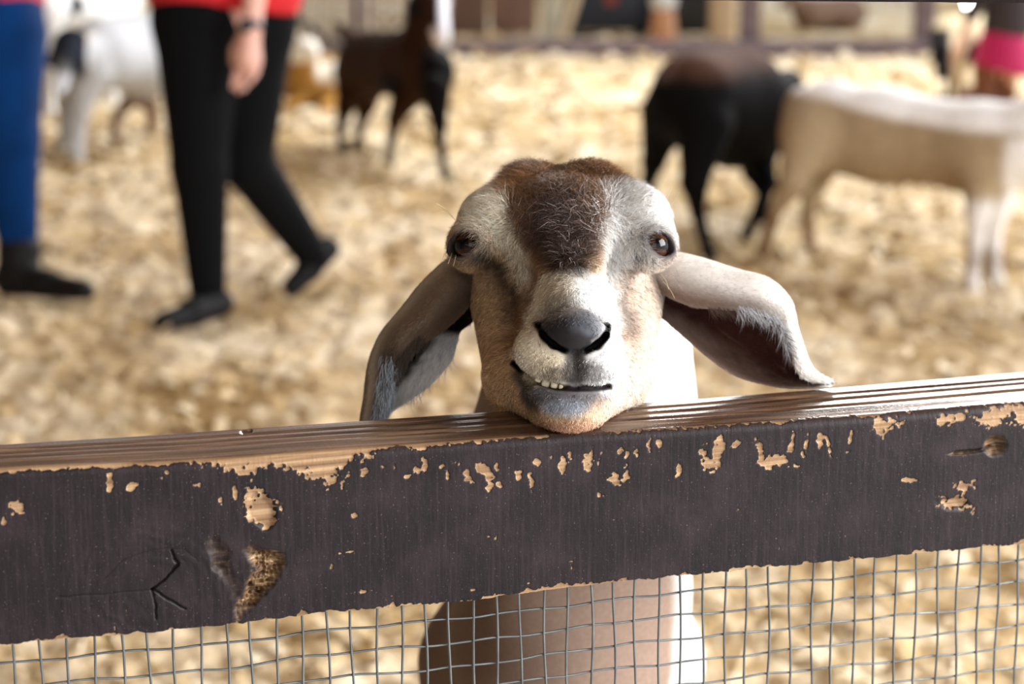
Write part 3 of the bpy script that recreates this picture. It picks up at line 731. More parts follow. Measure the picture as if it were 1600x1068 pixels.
# right ear in the picture: front flap edge, flap, top crease, back wall, lower wall, lower lip
earR = [
 [(1022, 452, 1.665), (1026, 425, 1.660), (1030, 398, 1.668), (1034, 420, 1.70), (1030, 462, 1.70), (1024, 492, 1.685)],
 [(1048, 466, 1.655), (1050, 430, 1.648), (1056, 396, 1.662), (1062, 430, 1.705), (1052, 478, 1.700), (1038, 500, 1.680)],
 [(1085, 480, 1.650), (1088, 440, 1.640), (1100, 406, 1.662), (1110, 450, 1.710), (1098, 500, 1.705), (1070, 528, 1.676)],
 [(1130, 484, 1.646), (1136, 450, 1.636), (1150, 422, 1.662), (1160, 470, 1.712), (1148, 535, 1.706), (1110, 562, 1.672)],
 [(1178, 490, 1.644), (1190, 460, 1.636), (1202, 438, 1.660), (1208, 490, 1.706), (1195, 560, 1.700), (1150, 588, 1.668)],
 [(1212, 508, 1.648), (1228, 480, 1.644), (1234, 472, 1.662), (1232, 520, 1.700), (1218, 580, 1.694), (1190, 600, 1.666)],
 [(1232, 548, 1.652), (1240, 525, 1.652), (1247, 520, 1.664), (1244, 555, 1.690), (1236, 590, 1.684), (1218, 605, 1.664)],
 [(1252, 590, 1.655), (1260, 576, 1.656), (1268, 574, 1.662), (1268, 588, 1.676), (1264, 598, 1.674), (1250, 606, 1.662)],
 [(1292, 600, 1.660), (1298, 597, 1.661), (1302, 596, 1.663), (1303, 599, 1.667), (1300, 602, 1.668), (1294, 604, 1.664)],
]
earL = [
 [(752, 452, 1.680), (738, 430, 1.668), (722, 404, 1.675), (716, 412, 1.70), (728, 458, 1.71), (742, 496, 1.695)],
 [(742, 470, 1.672), (716, 440, 1.652), (700, 408, 1.672), (692, 430, 1.705), (706, 476, 1.712), (735, 506, 1.690)],
 [(718, 496, 1.664), (690, 466, 1.640), (664, 440, 1.672), (656, 470, 1.708), (680, 510, 1.712), (720, 518, 1.690)],
 [(690, 520, 1.658), (660, 500, 1.636), (628, 484, 1.670), (618, 520, 1.706), (655, 540, 1.710), (714, 538, 1.686)],
 [(652, 545, 1.656), (630, 525, 1.638), (598, 520, 1.668), (592, 560, 1.700), (632, 572, 1.704), (704, 566, 1.684)],
 [(632, 575, 1.658), (612, 560, 1.642), (582, 560, 1.664), (578, 595, 1.690), (612, 598, 1.696), (672, 602, 1.682)],
 [(620, 610, 1.660), (604, 600, 1.648), (578, 602, 1.664), (572, 630, 1.682), (600, 630, 1.688), (636, 628, 1.678)],
 [(606, 650, 1.662), (594, 645, 1.652), (572, 640, 1.662), (566, 662, 1.676), (586, 664, 1.680), (606, 648, 1.674)],
 [(590, 690, 1.664), (580, 688, 1.660), (566, 686, 1.662), (562, 692, 1.668), (572, 694, 1.670), (586, 692, 1.668)],
]
vR, qR, uvR, sdR, nR = sheet(earR, 90, 80, .0030)
vL, qL, uvL, sdL, nL = sheet(earL, 90, 80, .0030)
def ear_cols(V, uv, sd, right):
    u, v = uv[:, 0], uv[:, 1]; n = len(V)
    N_ = fbm(V, 120, 3, 5)
    outer = (sd < .5) if right else (sd > .5)
    if right:
        co = np.tile(lin((226, 220, 214)), (n, 1)); m = np.exp(-((v-.06)/.10)**2)*sstep(.75, .3, u)
        co = co+(lin((140, 112, 96))-co)*(.9*m)[:, None]; 
        co = co+(lin((150, 122, 104))-co)*(sstep(.75, 1, v)*.3)[:, None]
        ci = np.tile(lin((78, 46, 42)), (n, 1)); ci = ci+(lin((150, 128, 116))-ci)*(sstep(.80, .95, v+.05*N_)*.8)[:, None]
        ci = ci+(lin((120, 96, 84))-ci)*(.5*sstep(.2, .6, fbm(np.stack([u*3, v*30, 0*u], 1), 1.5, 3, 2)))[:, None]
    else:
        co = np.tile(lin((136, 116, 98)), (n, 1)); co = co+(lin((70, 58, 52))-co)*(sstep(.5, .62, u)*sstep(.36, .2, v)*.85)[:, None]
        co = co+(lin((92, 74, 64))-co)*(.6*np.exp(-((v-.08)/.09)**2)*sstep(.7, .3, u))[:, None]
        co = co+(lin((200, 186, 166))-co)*(np.exp(-((v-.36)/.05)**2)*.8)[:, None]
        co = co+(lin((150, 170, 190))-co)*(sstep(.66, .8, u)*sstep(.3, .1, v)*.6)[:, None]
        co = co+(lin((240, 240, 240))-co)*(sstep(.82, .86, v+.03*N_)*sstep(.24, .32, u))[:, None]
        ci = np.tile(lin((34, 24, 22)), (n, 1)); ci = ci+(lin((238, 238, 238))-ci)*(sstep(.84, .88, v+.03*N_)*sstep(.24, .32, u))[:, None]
    if right: co = co+(lin((232, 228, 224))-co)*sstep(.90, .96, u)[:, None]; ci = ci+(lin((226, 222, 218))-ci)*sstep(.93, .97, u)[:, None]
    return np.where(outer[:, None], co, ci)*(1+.10*N_[:, None])
cR = ear_cols(vR, uvR, sdR, True); cL = ear_cols(vL, uvL, sdL, False)
allV, allF = join([(Vh, Qh), (Vb, Qb), (vR, qR), (vL, qL)])
allC = np.concatenate([ch*(.66+.28*ch.mean(1)[:, None]), cb, cR, cL])  # head skin darkened to paint shadow between the hairs
m_coat = mat('goat_coat', vcol=True, rough=.7, spec=.15, noisec=(260, .10))
gloc = c2w(cp(885, 600, 1.98)); gx, gy = P(880, 980, 1.98)[:2]
_nt = m_coat.node_tree; _tr = _nt.nodes.new('ShaderNodeBsdfTranslucent'); _ms = _nt.nodes.new('ShaderNodeMixShader'); _at = _nt.nodes.new('ShaderNodeAttribute'); _at.attribute_name = 'thin'
_ca = _nt.nodes.new('ShaderNodeAttribute'); _ca.attribute_name = 'Col'; _nt.links.new(_ca.outputs['Color'], _tr.inputs[0]); _nt.links.new(_at.outputs['Fac'], _ms.inputs[0])
_nt.links.new(_nt.nodes['Principled BSDF'].outputs[0], _ms.inputs[1]); _nt.links.new(_tr.outputs[0], _ms.inputs[2]); _nt.links.new(_ms.outputs[0], _nt.nodes['Material Output'].inputs[0])
goat = mk_mesh('goat', c2w(allV), allF, m_coat, colors=allC, attrs={'thin': np.concatenate([np.zeros(len(Vh)+len(Vb)), np.full(len(vR), .30), np.full(len(vL), .42)])})
origin_to(goat, (gx, gy+.4, 0))
tag(goat, 'brown and white goat with long drooping ears resting its chin on the fence', 'goat')
def gchild(name, V, Fq, m, colors=None, label=None, kind=None, smooth=True):
    o = mk_mesh(name, c2w(V), Fq, m, colors=colors, smooth=smooth); o.data.transform(Matrix.Translation(-goat.location)); o.parent = goat
    return tag(o, label, kind=kind)
# eyes: ball with amber iris, bar pupil
def ball(c, r, nu=48, nv=64, ax=None):
    th = np.linspace(1e-3, math.pi-1e-3, nu)[:, None]; ph = (np.arange(nv)*2*math.pi/nv)[None, :]
    d = np.stack([np.sin(th)*np.cos(ph), np.sin(th)*np.sin(ph), np.cos(th)+0*ph], -1).reshape(-1, 3)
    if ax is not None: d = d @ ax
    return c+d*r, grid_faces(nu, nv, 0, True)[:, ::-1], d
m_eye = mat('wet_eye', vcol=True, rough=.05, spec=.2)
for c, g, fr in ((eyeL, gazeL, fL), (eyeR, gazeR, fR)):
    V, Q, d = ball(c, ER, 90, 110, np.stack([fr[0], fr[1], g])); cen = d @ g; a = d @ fr[0]; b = d @ fr[1]
    V = V+g*(.0012*sstep(.72, .95, cen))[:, None]
    cl = np.tile(lin((30, 18, 14)), (len(V), 1)); ir = np.sqrt(a*a+b*b); cl = cl+(lin((58, 34, 20))-cl)*sstep(.66, .58, ir)[:, None]
    cl = cl+(lin((30, 18, 12))-cl)*(sstep(.5, .62, ir)*sstep(.70, .62, ir))[:, None]
    pup = np.maximum(np.abs(a)-.44, np.abs(b)-.24); cl = cl+(lin((8, 6, 8))-cl)*sstep(.05, -.02, pup)[:, None]
    gchild('eye', V, Q, m_eye, cl, 'dark glossy eye with amber iris')
m_tooth = mat('tooth', lin((196, 184, 156)), .35, sss=.1)
for k, (x, y, w_, h_, rz) in enumerate(((841, 591, 7, 7, .35), (853, 597, 9, 9, .3), (866, 600, 8, 8, .2), (877, 603, 6, 6, .1))):
    V, Q, d = ball(np.zeros(3), 1, 14, 20); V = np.sign(d)*np.abs(d)**.5*np.array([pr(w_*.74, 1.5), pr(h_*.72, 1.5), .0022]); 
    c_, s_ = math.cos(-rz), math.sin(-rz); V = np.stack([V[:, 0]*c_-V[:, 1]*s_, V[:, 0]*s_+V[:, 1]*c_, V[:, 2]], 1)+cp(x, y+1, surf(x, y)+.0035)
    gchild('tooth', V, Q, m_tooth)

# ---- fur: short hairs as thin blades rooted in the skin, one child
rf_ = np.random.default_rng(11)
def sample(V, Q, n, wfun):
    a, b, c, d = (V[Q[:, i]] for i in range(4)); ar = np.linalg.norm(np.cross(c-a, d-b), axis=1)/2; cen = (a+b+c+d)/4
    w = ar*wfun(cen); w = w/w.sum(); i = rf_.choice(len(Q), n, p=w); s, t = rf_.random(n)[:, None], rf_.random(n)[:, None]
    pt = (a[i]*(1-s)+b[i]*s)*(1-t)+(d[i]*(1-s)+c[i]*s)*t
    return pt, i
def blades(root, dirn, nrm, L, wd, colr, curl, side=None, lift=.35):
    n = len(root); t_ = dirn-nrm*(np.sum(dirn*nrm, 1))[:, None]; t_ /= np.linalg.norm(t_, axis=1)[:, None]+1e-9
    s_ = np.cross(t_, nrm); rot = rf_.normal(0, 1, n)[:, None]*.25; sd = s_*1.0+nrm*rot; sd /= np.linalg.norm(sd, axis=1)[:, None]
    L = L[:, None]; out = lift if np.ndim(lift) else np.full(n, lift); out = out[:, None]
    p0 = root-nrm*.0006; p1 = root+t_*L*.5+nrm*L*out*.75+s_*curl[:, None]*L*.15; p2 = root+t_*L*1.0+nrm*L*out*.9+s_*curl[:, None]*L*.5
    w = wd[:, None]/2
    V = np.stack([p0-sd*w, p0+sd*w, p1-sd*w*.8, p1+sd*w*.8, p2], 1).reshape(-1, 3)
    o = (np.arange(n)*5)[:, None]
    return V, o+np.array([[0, 1, 3, 2]]), o+np.array([[2, 3, 4]]), np.repeat(colr, 5, 0)
nh = vnormals(Vh, Qh); fn = nh[Qh[:, 0]]
NH = 130000
def wf(cen):
    px = 800+F*cen[:, 0]/cen[:, 2]; py = 534-F*cen[:, 1]/cen[:, 2]
    vis = np.clip(.55-fn[:, 2], .03, .9)
    w = vis*(1+1.5*sstep(440, 300, py))
    for c, g, fr in ((eyeL, gazeL, fL), (eyeR, gazeR, fR)):
        al, nn = almond(cen, c, g, fr); w = w*np.where((nn > 0) & (al < .0022), 0, 1)
    w = w*(seg_d(cen, MOUTH) > .0035)*(seg_d(cen, NOSL) > .005)*(seg_d(cen, NOSR) > .005)
    w = w*np.where((((px-893)/38)**2+((py-526)/20)**2) < 1, .0, 1)
    return w
root, fi = sample(Vh, Qh, NH, wf); nrm = fn[fi]
px = 800+F*root[:, 0]/root[:, 2]; py = 534-F*root[:, 1]/root[:, 2]
# lie of the coat: fans out and up on the crown, down and outwards over the face
dx_ = (px-885)/150
up_ = sstep(400, 300, py)
flow = np.stack([dx_*(.5+1.0*up_)+.5*fbm(root, 55, 2, 61), np.where(py < 400, -.5+1.1*up_*np.abs(dx_)+.3*up_, -1+.3*np.abs(dx_)), .25+0*px], 1)
cheek = sstep(470, 520, py)*(np.abs(px-885) > 60); flow[:, 0] += cheek*np.sign(px-885)*.9
flow += rf_.normal(0, 1, flow.shape)*(.30+.35*up_)[:, None]
Lh = .0066+.0052*sstep(430, 330, py)*sstep(150, 60, np.abs(px-880))+.0016*sstep(430, 330, py)
muz = (np.abs(px-890) < 90) & (py > 455); Lh = np.where(muz, .0030, Lh); Lh *= rf_.uniform(.6, 1.25, NH)
chh = head_cols(root, 0); hbh = (sstep(1.665, 1.71, root[:, 2])*sstep(460, 520, py))[:, None]; chh = chh+(body_cols(root)-chh)*hbh
lum = rf_.normal(0, 1, NH)[:, None]; chh = np.clip(chh*(1+.42*lum)+.010*np.maximum(lum, 0), .004, .93)
pale = (rf_.random(NH) < .06*(px > 860)*(py < 430)*(py > 285)); chh[pale] = lin((176, 164, 160))
crown = sstep(440, 400, py)*sstep(110, 70, np.abs(px-880))
bv = [blades(root, flow, nrm, Lh, rf_.uniform(.00026, .00044, NH), chh, rf_.normal(0, 1, NH), lift=.14+.42*crown+.06*muz)]
# long hairs on the ears: fringe over the cup and tufts
def ear_hair(V, uv, n, urange, vrange, L, base, dcol, dirf, off):
    nu, nv = 90, 80; u = rf_.uniform(*urange, n); v = rf_.uniform(*vrange, n)
    A = V[:nu*nv].reshape(nu, nv, 3) if off > 0 else V[nu*nv:].reshape(nu, nv, 3)
    i = np.clip((u*(nu-1)).astype(int), 0, nu-2); j = np.clip((v*(nv-1)).astype(int), 0, nv-2)
    fu = (u*(nu-1)-i)[:, None]; fv = (v*(nv-1)-j)[:, None]
    r_ = (A[i, j]*(1-fu)+A[i+1, j]*fu)*(1-fv)+(A[i, j+1]*(1-fu)+A[i+1, j+1]*fu)*fv
    e1 = A[i+1, j]-A[i, j]; e2 = A[i, j+1]-A[i, j]; nn = np.cross(e1, e2)*off; nn /= np.linalg.norm(nn, axis=1)[:, None]+1e-12
    dd = dirf(u, v, e1, e2, n)
    cc = np.clip(base(u, v)*(1+.18*rf_.normal(0, 1, n)[:, None]), .004, .95)
    return blades(r_, dd, nn, L*rf_.uniform(.5, 1.2, n), rf_.uniform(.00028, .00042, n), cc, rf_.normal(0, .6, n), lift=.10)
unit = lambda a: a/(np.linalg.norm(a, axis=1)[:, None]+1e-12)
nse = lambda n, s_: rf_.normal(0, s_, (n, 3))
# off=+1 is the side sd=1
outR, outL = 1, -1
def cidx(cc): return lambda u, v: cc.reshape(2, 90, 80, 3)[0][np.clip((u*89).astype(int), 0, 89), np.clip((v*79).astype(int), 0, 79)]
def cidx2(cc): return lambda u, v: cc.reshape(2, 90, 80, 3)[1][np.clip((u*89).astype(int), 0, 89), np.clip((v*79).astype(int), 0, 79)]
along = lambda u, v, e1, e2, n: unit(e1)+nse(n, .22)
bv.append(ear_hair(vR, uvR, 9000, (.02, .98), (0, 1), .0045, cidx2(cR), None, along, -1))
bv.append(ear_hair(vR, uvR, 3000, (.05, .95), (.4, 1), .0050, cidx(cR), None, along, 1))
bv.append(ear_hair(vL, uvL, 9000, (.02, .98), (0, 1), .0045, cidx(cL), None, along, 1))
bv.append(ear_hair(vL, uvL, 3000, (.05, .95), (.4, 1), .0050, cidx2(cL), None, along, -1))
wht = lambda u, v: np.tile(lin((206, 208, 214)), (len(u), 1)); drk = lambda u, v: np.tile(lin((84, 66, 60)), (len(u), 1)); blu = lambda u, v: np.tile(lin((176, 190, 206)), (len(u), 1)); gry = lambda u, v: np.tile(lin((64, 54, 50)), (len(u), 1))
dn = lambda u, v, e1, e2, n: np.array([.35, -1.0, 0])+nse(n, .12)
bv.append(ear_hair(vR, uvR, 420, (.42, .72), (0, .10), .019, wht, None, dn, -1))
bv.append(ear_hair(vR, uvR, 500, (.30, .75), (0, .06), .015, drk, None, dn, -1))
dn2 = lambda u, v, e1, e2, n: np.array([.05, -1.0, 0])+nse(n, .12)
bv.append(ear_hair(vL, uvL, 700, (.42, .66), (0, .14), .020, gry, None, dn2, 1))
bv.append(ear_hair(vL, uvL, 500, (.60, .95), (0, .30), .016, blu, None, dn2, 1))
bv.append(ear_hair(vL, uvL, 500, (.30, .75), (.86, 1.0), .010, wht, None, dn2, -1))
Vs, F4, F3, Cs = [], [], [], []; o_ = 0
for V, a, b, c in bv: Vs.append(V); F4.append(a+o_); F3.append(b+o_); Cs.append(c); o_ += len(V)
# whiskers and lashes
wl_ = []
for a, b in (((708, 340, 1.63), (682, 318, 1.60)), ((712, 345, 1.63), (690, 330, 1.61)), ((1040, 335, 1.63), (1062, 300, 1.60)), ((1036, 330, 1.63), (1050, 290, 1.60)),
             ((1036, 440, 1.62), (1054, 466, 1.60)), ((1033, 428, 1.62), (1045, 452, 1.60)), ((706, 395, 1.61), (700, 412, 1.59)), ((712, 398, 1.605), (708, 416, 1.59)), ((1052, 372, 1.61), (1058, 362, 1.60))):
    A, B = cp(*a), cp(*b); m_ = (A+B)/2+np.array([.001, .002, 0]); t = np.linspace(0, 1, 7)[:, None]; wl_.append((1-t)**2*A+2*t*(1-t)*m_+t*t*B)
V, q = tubes(wl_, .00016, 4)
m_fur = mat('fur', vcol=True, rough=.5, spec=.35)
gchild('fur', np.concatenate(Vs), [np.concatenate(F4), np.concatenate(F3)], m_fur, np.concatenate(Cs), kind='stuff')
gchild('whiskers', V, q, mat('whisker', lin((214, 196, 160)), .4), kind='stuff')
# ------------------------------------------------------------------ animals behind
def fold(p, prims):
    d = None
    for a, b, ra, rb, k in prims:
        e = s_cap(p, np.asarray(a), np.asarray(b), ra, rb); d = e if d is None else smin(d, e, k)
    return d
def T(a, b, ra, rb, k=.03):                      # tapered limb between two picture points at real depths
    return (P(*a), P(*b), pr(ra, a[2]), pr(rb, b[2]), k)
def bounds(prims, pad=.03):
    A = np.array([np.minimum(a-ra, b-rb) for a, b, ra, rb, k in prims]).min(0)-pad
    B = np.array([np.maximum(a+ra, b+rb) for a, b, ra, rb, k in prims]).max(0)+pad
    return A, B
def animal(name, prims, res, colf, label, cat, m, group=None, kids=()):
    prims = list(prims); lo, hi = bounds(prims)
    V, Q = nets(lambda p: fold(p, prims), lo, hi, res)
    pxy = project(V); c = colf(V, pxy[0], pxy[1]); o = mk_mesh(name, V, Q, m, colors=c)
    base = ((lo+hi)/2); origin_to(o, (base[0], base[1], max(0, V[:, 2].min())))
    tag(o, label, cat, group)
    for nm, (v, q), mm, lb in kids:
        k = mk_mesh(nm, v, q, mm); k.data.transform(Matrix.Translation(-o.location)); k.parent = o; tag(k, lb)
    return o
m_bcoat = mat('animal_coat', vcol=True, rough=.85, spec=.08, bump=(60, .4, .01), noisec=(45, .15))
m_dark = mat('dark_horn', lin((40, 34, 30)), .5)
def ball2(c, r, sc=(1, 1, 1)):
    v, q, _ = ball(np.zeros(3), 1, 14, 20); return v*r*np.asarray(sc)+np.asarray(c), q
def mixn(c, colr, m): return c+(lin(colr)-c)*np.clip(m, 0, 1)[:, None]
def near(V, pt, r): return sstep(r*1.25, r*.75, np.linalg.norm(V-np.asarray(pt), axis=1))
def leg(hip, knee, hock, foot, r):               # four picture points with depths, radii in px
    return [T(hip, knee, r[0], r[1], .05), T(knee, hock, r[1], r[2], .02), T(hock, foot, r[2], r[3], .015), T((foot[0], foot[1]-3, foot[2]), (foot[0]+2, foot[1]+2, foot[2]-.01), r[3]*1.15, r[3]*1.3, .01)]
g = gdep
def ear_prims(a, b, r0, r1): return [T(a, b, r0, r1, .012)]
# black goat walking away, hind quarters nearest
dk = g(402); 
PB = [T((1085, 155, dk+.22), (1150, 172, dk+.50), 72, 88), T((1150, 172, dk+.50), (1185, 180, dk+.70), 86, 66, .05), T((1080, 125, dk+.30), (1165, 125, dk+.55), 44, 44, .06),
      T((1195, 140, dk+.80), (1232, 135, dk+1.05), 30, 24, .05), T((1232, 130, dk+1.05), (1246, 170, dk+1.15), 20, 12, .03), T((1240, 118, dk+1.05), (1254, 140, dk+1.08), 6, 4, .01),
      T((1048, 105, dk+.15), (1030, 130, dk+.05), 12, 6, .03)]
PB += leg((1100, 200, dk+.12), (1085, 285, dk+.05), (1090, 330, dk+.10), (1106, 396, dk), (44, 22, 12, 10))
PB += leg((1040, 180, dk+.30), (1022, 250, dk+.45), (1012, 290, dk+.60), (1006, 318, g(324)), (40, 19, 11, 9))
PB += leg((1180, 215, dk+.55), (1200, 285, dk+.45), (1188, 320, dk+.40), (1166, 364, g(370)), (28, 15, 10, 8))
PB += leg((1215, 200, dk+.75), (1172, 268, dk+.70), (1196, 310, dk+.65), (1190, 340, g(346)), (24, 13, 9, 8))
def cB(V, x, y):
    c = np.tile(lin((9, 8, 9)), (len(V), 1)); return mixn(c, (84, 58, 46), sstep(.54, .64, V[:, 2]+.03*fbm(V, 6, 3, 1))*.85)
animal('goat', PB, .012, cB, 'black goat with brown back walking away, behind the right ear of the fence goat', 'goat', m_bcoat)
# tan goat crossing at the right
dt = g(420)
PT = [T((1290, 205, dt+.12), (1380, 210, dt+.05), 66, 70), T((1380, 212, dt+.05), (1540, 232, dt-.15), 70, 68, .06), T((1540, 232, dt-.15), (1610, 230, dt-.25), 70, 60, .06),
      T((1262, 170, dt+.15), (1300, 165, dt+.12), 34, 40, .06), T((1246, 152, dt+.15), (1232, 178, dt+.2), 9, 6, .03),
      T((1620, 200, dt-.25), (1690, 150, dt-.35), 48, 34, .06), T((1690, 140, dt-.35), (1760, 185, dt-.45), 34, 20, .04), T((1690, 130, dt-.3), (1670, 210, dt-.25), 8, 14, .01)]
PT += leg((1265, 215, dt+.05), (1240, 285, dt+.0), (1212, 330, dt+.05), (1192, 390, g(396)), (48, 22, 11, 9))
PT += leg((1290, 230, dt+.35), (1270, 290, dt+.35), (1262, 335, dt+.35), (1264, 384, g(389)), (44, 20, 11, 9))
PT += leg((1535, 270, dt-.22), (1528, 330, dt-.25), (1524, 380, dt-.25), (1518, 450, g(456)), (36, 19, 13, 11))
PT += leg((1565, 270, dt-.02), (1556, 335, dt-.05), (1550, 385, dt-.05), (1558, 440, g(446)), (34, 18, 13, 11))
def cT(V, x, y):
    c = np.tile(lin((162, 142, 114)), (len(V), 1)); back = np.interp(x, [1230, 1290, 1330, 1400, 1500, 1600, 1760], [146, 152, 166, 184, 202, 208, 170])
    top = sstep(8, -8, y-back+3*fbm(V, 8, 2, 2)); c = mixn(c, (246, 246, 246), top*(x > 1236))  # white back stripe, with rim light from above painted into it
    c = mixn(c, (246, 244, 244), sstep(1560, 1585, x+6*fbm(V, 8, 2, 5))*sstep(205, 225, y)); 
    c = mixn(c, (234, 230, 226), sstep(300, 330, y)*sstep(1505, 1515, x)*.9); c = mixn(c, (120, 92, 74), sstep(380, 400, y)*sstep(430, 415, y)*.5)
    return mixn(c, (128, 100, 74), sstep(300, 350, y)*sstep(1320, 1300, x)*.7)
animal('goat', PT, .012, cT, 'tan goat with a white back crossing at the right edge, head out of frame', 'goat', m_bcoat)
# brown goat facing right behind
d1, d2 = g(258), g(280)
PR = [T((580, 98, d1+.55), (645, 100, d1+.10), 50, 52), T((645, 100, d1+.10), (668, 112, d1-.12), 52, 44, .06), T((690, 115, d1-.22), (684, 130, d1-.22), 22, 20, .05), T((560, 92, d1+.7), (575, 105, d1+.6), 34, 40, .05),
      T((655, 80, d1-.05), (660, 20, d1-.20), 34, 24, .06), T((662, 10, d1-.20), (672, -12, d1-.25), 26, 24, .04), T((676, -4, d1-.30), (690, 60, d1-.45), 22, 14, .03), T((656, -8, d1-.2), (648, 24, d1-.2), 8, 7, .01), T((690, -12, d1-.2), (702, 10, d1-.2), 7, 6, .01),
      T((538, 50, d1+.78), (524, 36, d1+.86), 8, 5, .03), T((546, 62, d1+.75), (538, 50, d1+.78), 12, 8, .03)]
PR += leg((640, 140, d1-.02), (618, 185, d1-.06), (612, 215, d1-.05), (606, 252, d1), (30, 13, 8, 7))
PR += leg((680, 140, d2+.03), (686, 190, d2+.05), (688, 230, d2+.03), (696, 274, d2), (26, 13, 8, 7))
PR += leg((556, 120, d1+.65), (540, 165, d1+.62), (532, 200, d1+.72), (534, 234, g(240)), (36, 15, 8, 7))
PR += leg((580, 120, d1+.80), (572, 165, d1+.78), (562, 198, d1+.85), (560, 228, g(234)), (32, 15, 8, 7))
def cRn(V, x, y):
    c = np.tile(lin((48, 28, 14)), (len(V), 1)); c = mixn(c, (9, 8, 10), sstep(650, 668, x+8*fbm(V, 7, 2, 1))*sstep(64, 84, y)*.95); c = mixn(c, (10, 8, 8), sstep(112, 124, y)*sstep(585, 600, x)*sstep(634, 618, x)*sstep(160, 140, y))
    c = mixn(c, (30, 24, 24), sstep(190, 230, y)); c = mixn(c, (232, 232, 240), sstep(684, 690, x)*sstep(80, 64, y)*sstep(706, 700, x+0*y)*(V[:, 2] > .3)); c = mixn(c, (226, 214, 214), near(V, P(680, 62, d1-.45), .05))
    return mixn(c, (22, 20, 24), sstep(662, 650, x)*sstep(634, 642, x)*sstep(34, 24, y))
animal('goat', PR, .012, cRn, 'dark brown goat with a white face stripe standing beside the black trousers', 'goat', m_bcoat)
# white goat with lowered dark head
dw = g(250)
PW = [T((160, 88, dw+.12), (215, 88, dw+.40), 52, 52), T((215, 88, dw+.40), (255, 85, dw+.60), 52, 50, .06), T((150, 60, dw+.1), (235, 52, dw+.5), 28, 30, .06), T((140, 85, dw+.02), (112, 75, dw-.15), 36, 28, .05),
      T((110, 70, dw-.18), (102, 92, dw-.30), 25, 20, .04), T((102, 92, dw-.30), (94, 140, dw-.36), 17, 9, .03), T((90, 64, dw-.2), (80, 98, dw-.2), 6, 9, .01), T((126, 66, dw-.2), (134, 100, dw-.22), 6, 9, .01), T((262, 60, dw+.7), (272, 46, dw+.75), 9, 5, .03)]
PW += leg((140, 115, dw+.0), (128, 165, dw+.0), (122, 205, dw+.02), (120, 246, dw), (32, 16, 11, 10))
PW += leg((128, 110, dw+.2), (106, 160, dw+.2), (102, 200, dw+.2), (98, 230, g(236)), (28, 15, 10, 9))
PW += leg((215, 110, dw+.45), (210, 150, dw+.5), (184, 178, dw+.62), (178, 215, g(221)), (34, 14, 8, 7))
PW += leg((248, 110, dw+.5), (228, 150, dw+.5), (240, 180, dw+.6), (232, 208, g(214)), (34, 15, 8, 7))
def cW(V, x, y):
    c = np.tile(lin((186, 188, 192)), (len(V), 1)); c = mixn(c, (186, 162, 140), sstep(150, 138, x+.5*(y-60))*sstep(44, 54, y)*sstep(80, 66, y)*.6); c = mixn(c, (120, 92, 74), sstep(140, 165, y)*sstep(165, 175, x))
    hd = near(V, P(106, 82, dw-.22), .17); c = mixn(c, (26, 30, 42), hd*(x < 136)); c = mixn(c, (216, 220, 230), sstep(112, 122, y)*sstep(88, 92, x)*sstep(112, 106, x)*(w2c(V)[:, 2] < dw-.15)); return c
animal('goat', PW, .012, cW, 'white goat with its dark head lowered, between the two people', 'goat', m_bcoat)
dw2 = g(190)
PX2 = [T((70, 12, dw2), (130, 8, dw2+.3), 34, 36), T((130, 8, dw2+.3), (190, -4, dw2+.7), 36, 34, .06), T((66, 10, dw2-.02), (46, -24, dw2-.1), 24, 18, .05), T((44, -30, dw2-.1), (22, -8, dw2-.25), 18, 10, .03), T((52, -30, dw2), (62, -6, dw2+.05), 6, 8, .01)]
for (x_, y_, dd) in ((78, 172, 0), (98, 165, .3), (175, 152, .6), (196, 146, .9)): PX2 += leg((x_, 26, dw2+dd), (x_, 75, dw2+dd), (x_+3, 112, dw2+dd), (x_, y_, dw2+dd), (24, 12, 7, 7))
def cX2(V, x, y):
    c = np.tile(lin((236, 238, 240)), (len(V), 1)); return mixn(c, (30, 32, 38), near(V, P(128, 8, dw2+.05), .07)+near(V, P(108, 30, dw2), .03))
animal('goat', PX2, .014, cX2, 'white goat with dark side patches behind the lowered dark head', 'goat', m_bcoat)
# goat lying down behind the brown one
dl = g(168)
PL = [T((478, 128, dl+.05), (520, 132, dl+.2), 40, 38), T((520, 125, dl+.2), (560, 130, dl+.45), 36, 30, .06), T((476, 112, dl), (478, 82, dl-.1), 24, 20, .05), T((478, 78, dl-.1), (492, 84, dl-.2), 19, 10, .03), T((516, 104, dl+.02), (522, 120, dl-.02), 14, 14, .02),
      T((470, 158, dl-.05), (446, 166, dl-.15), 12, 7, .02), T((520, 160, dl), (500, 170, dl-.15), 13, 7, .02), T((468, 66, dl-.08), (456, 78, dl-.08), 5, 5, .01)]
def cL_(V, x, y):
    c = np.tile(lin((160, 118, 60)), (len(V), 1)); return mixn(c, (238, 234, 224), np.maximum(sstep(100, 94, y)*(x < 500), near(V, P(519, 110, dl-.08), .085)))
animal('goat', PL, .012, cL_, 'golden brown goat with white head and patch lying behind the dark brown one', 'goat', m_bcoat)
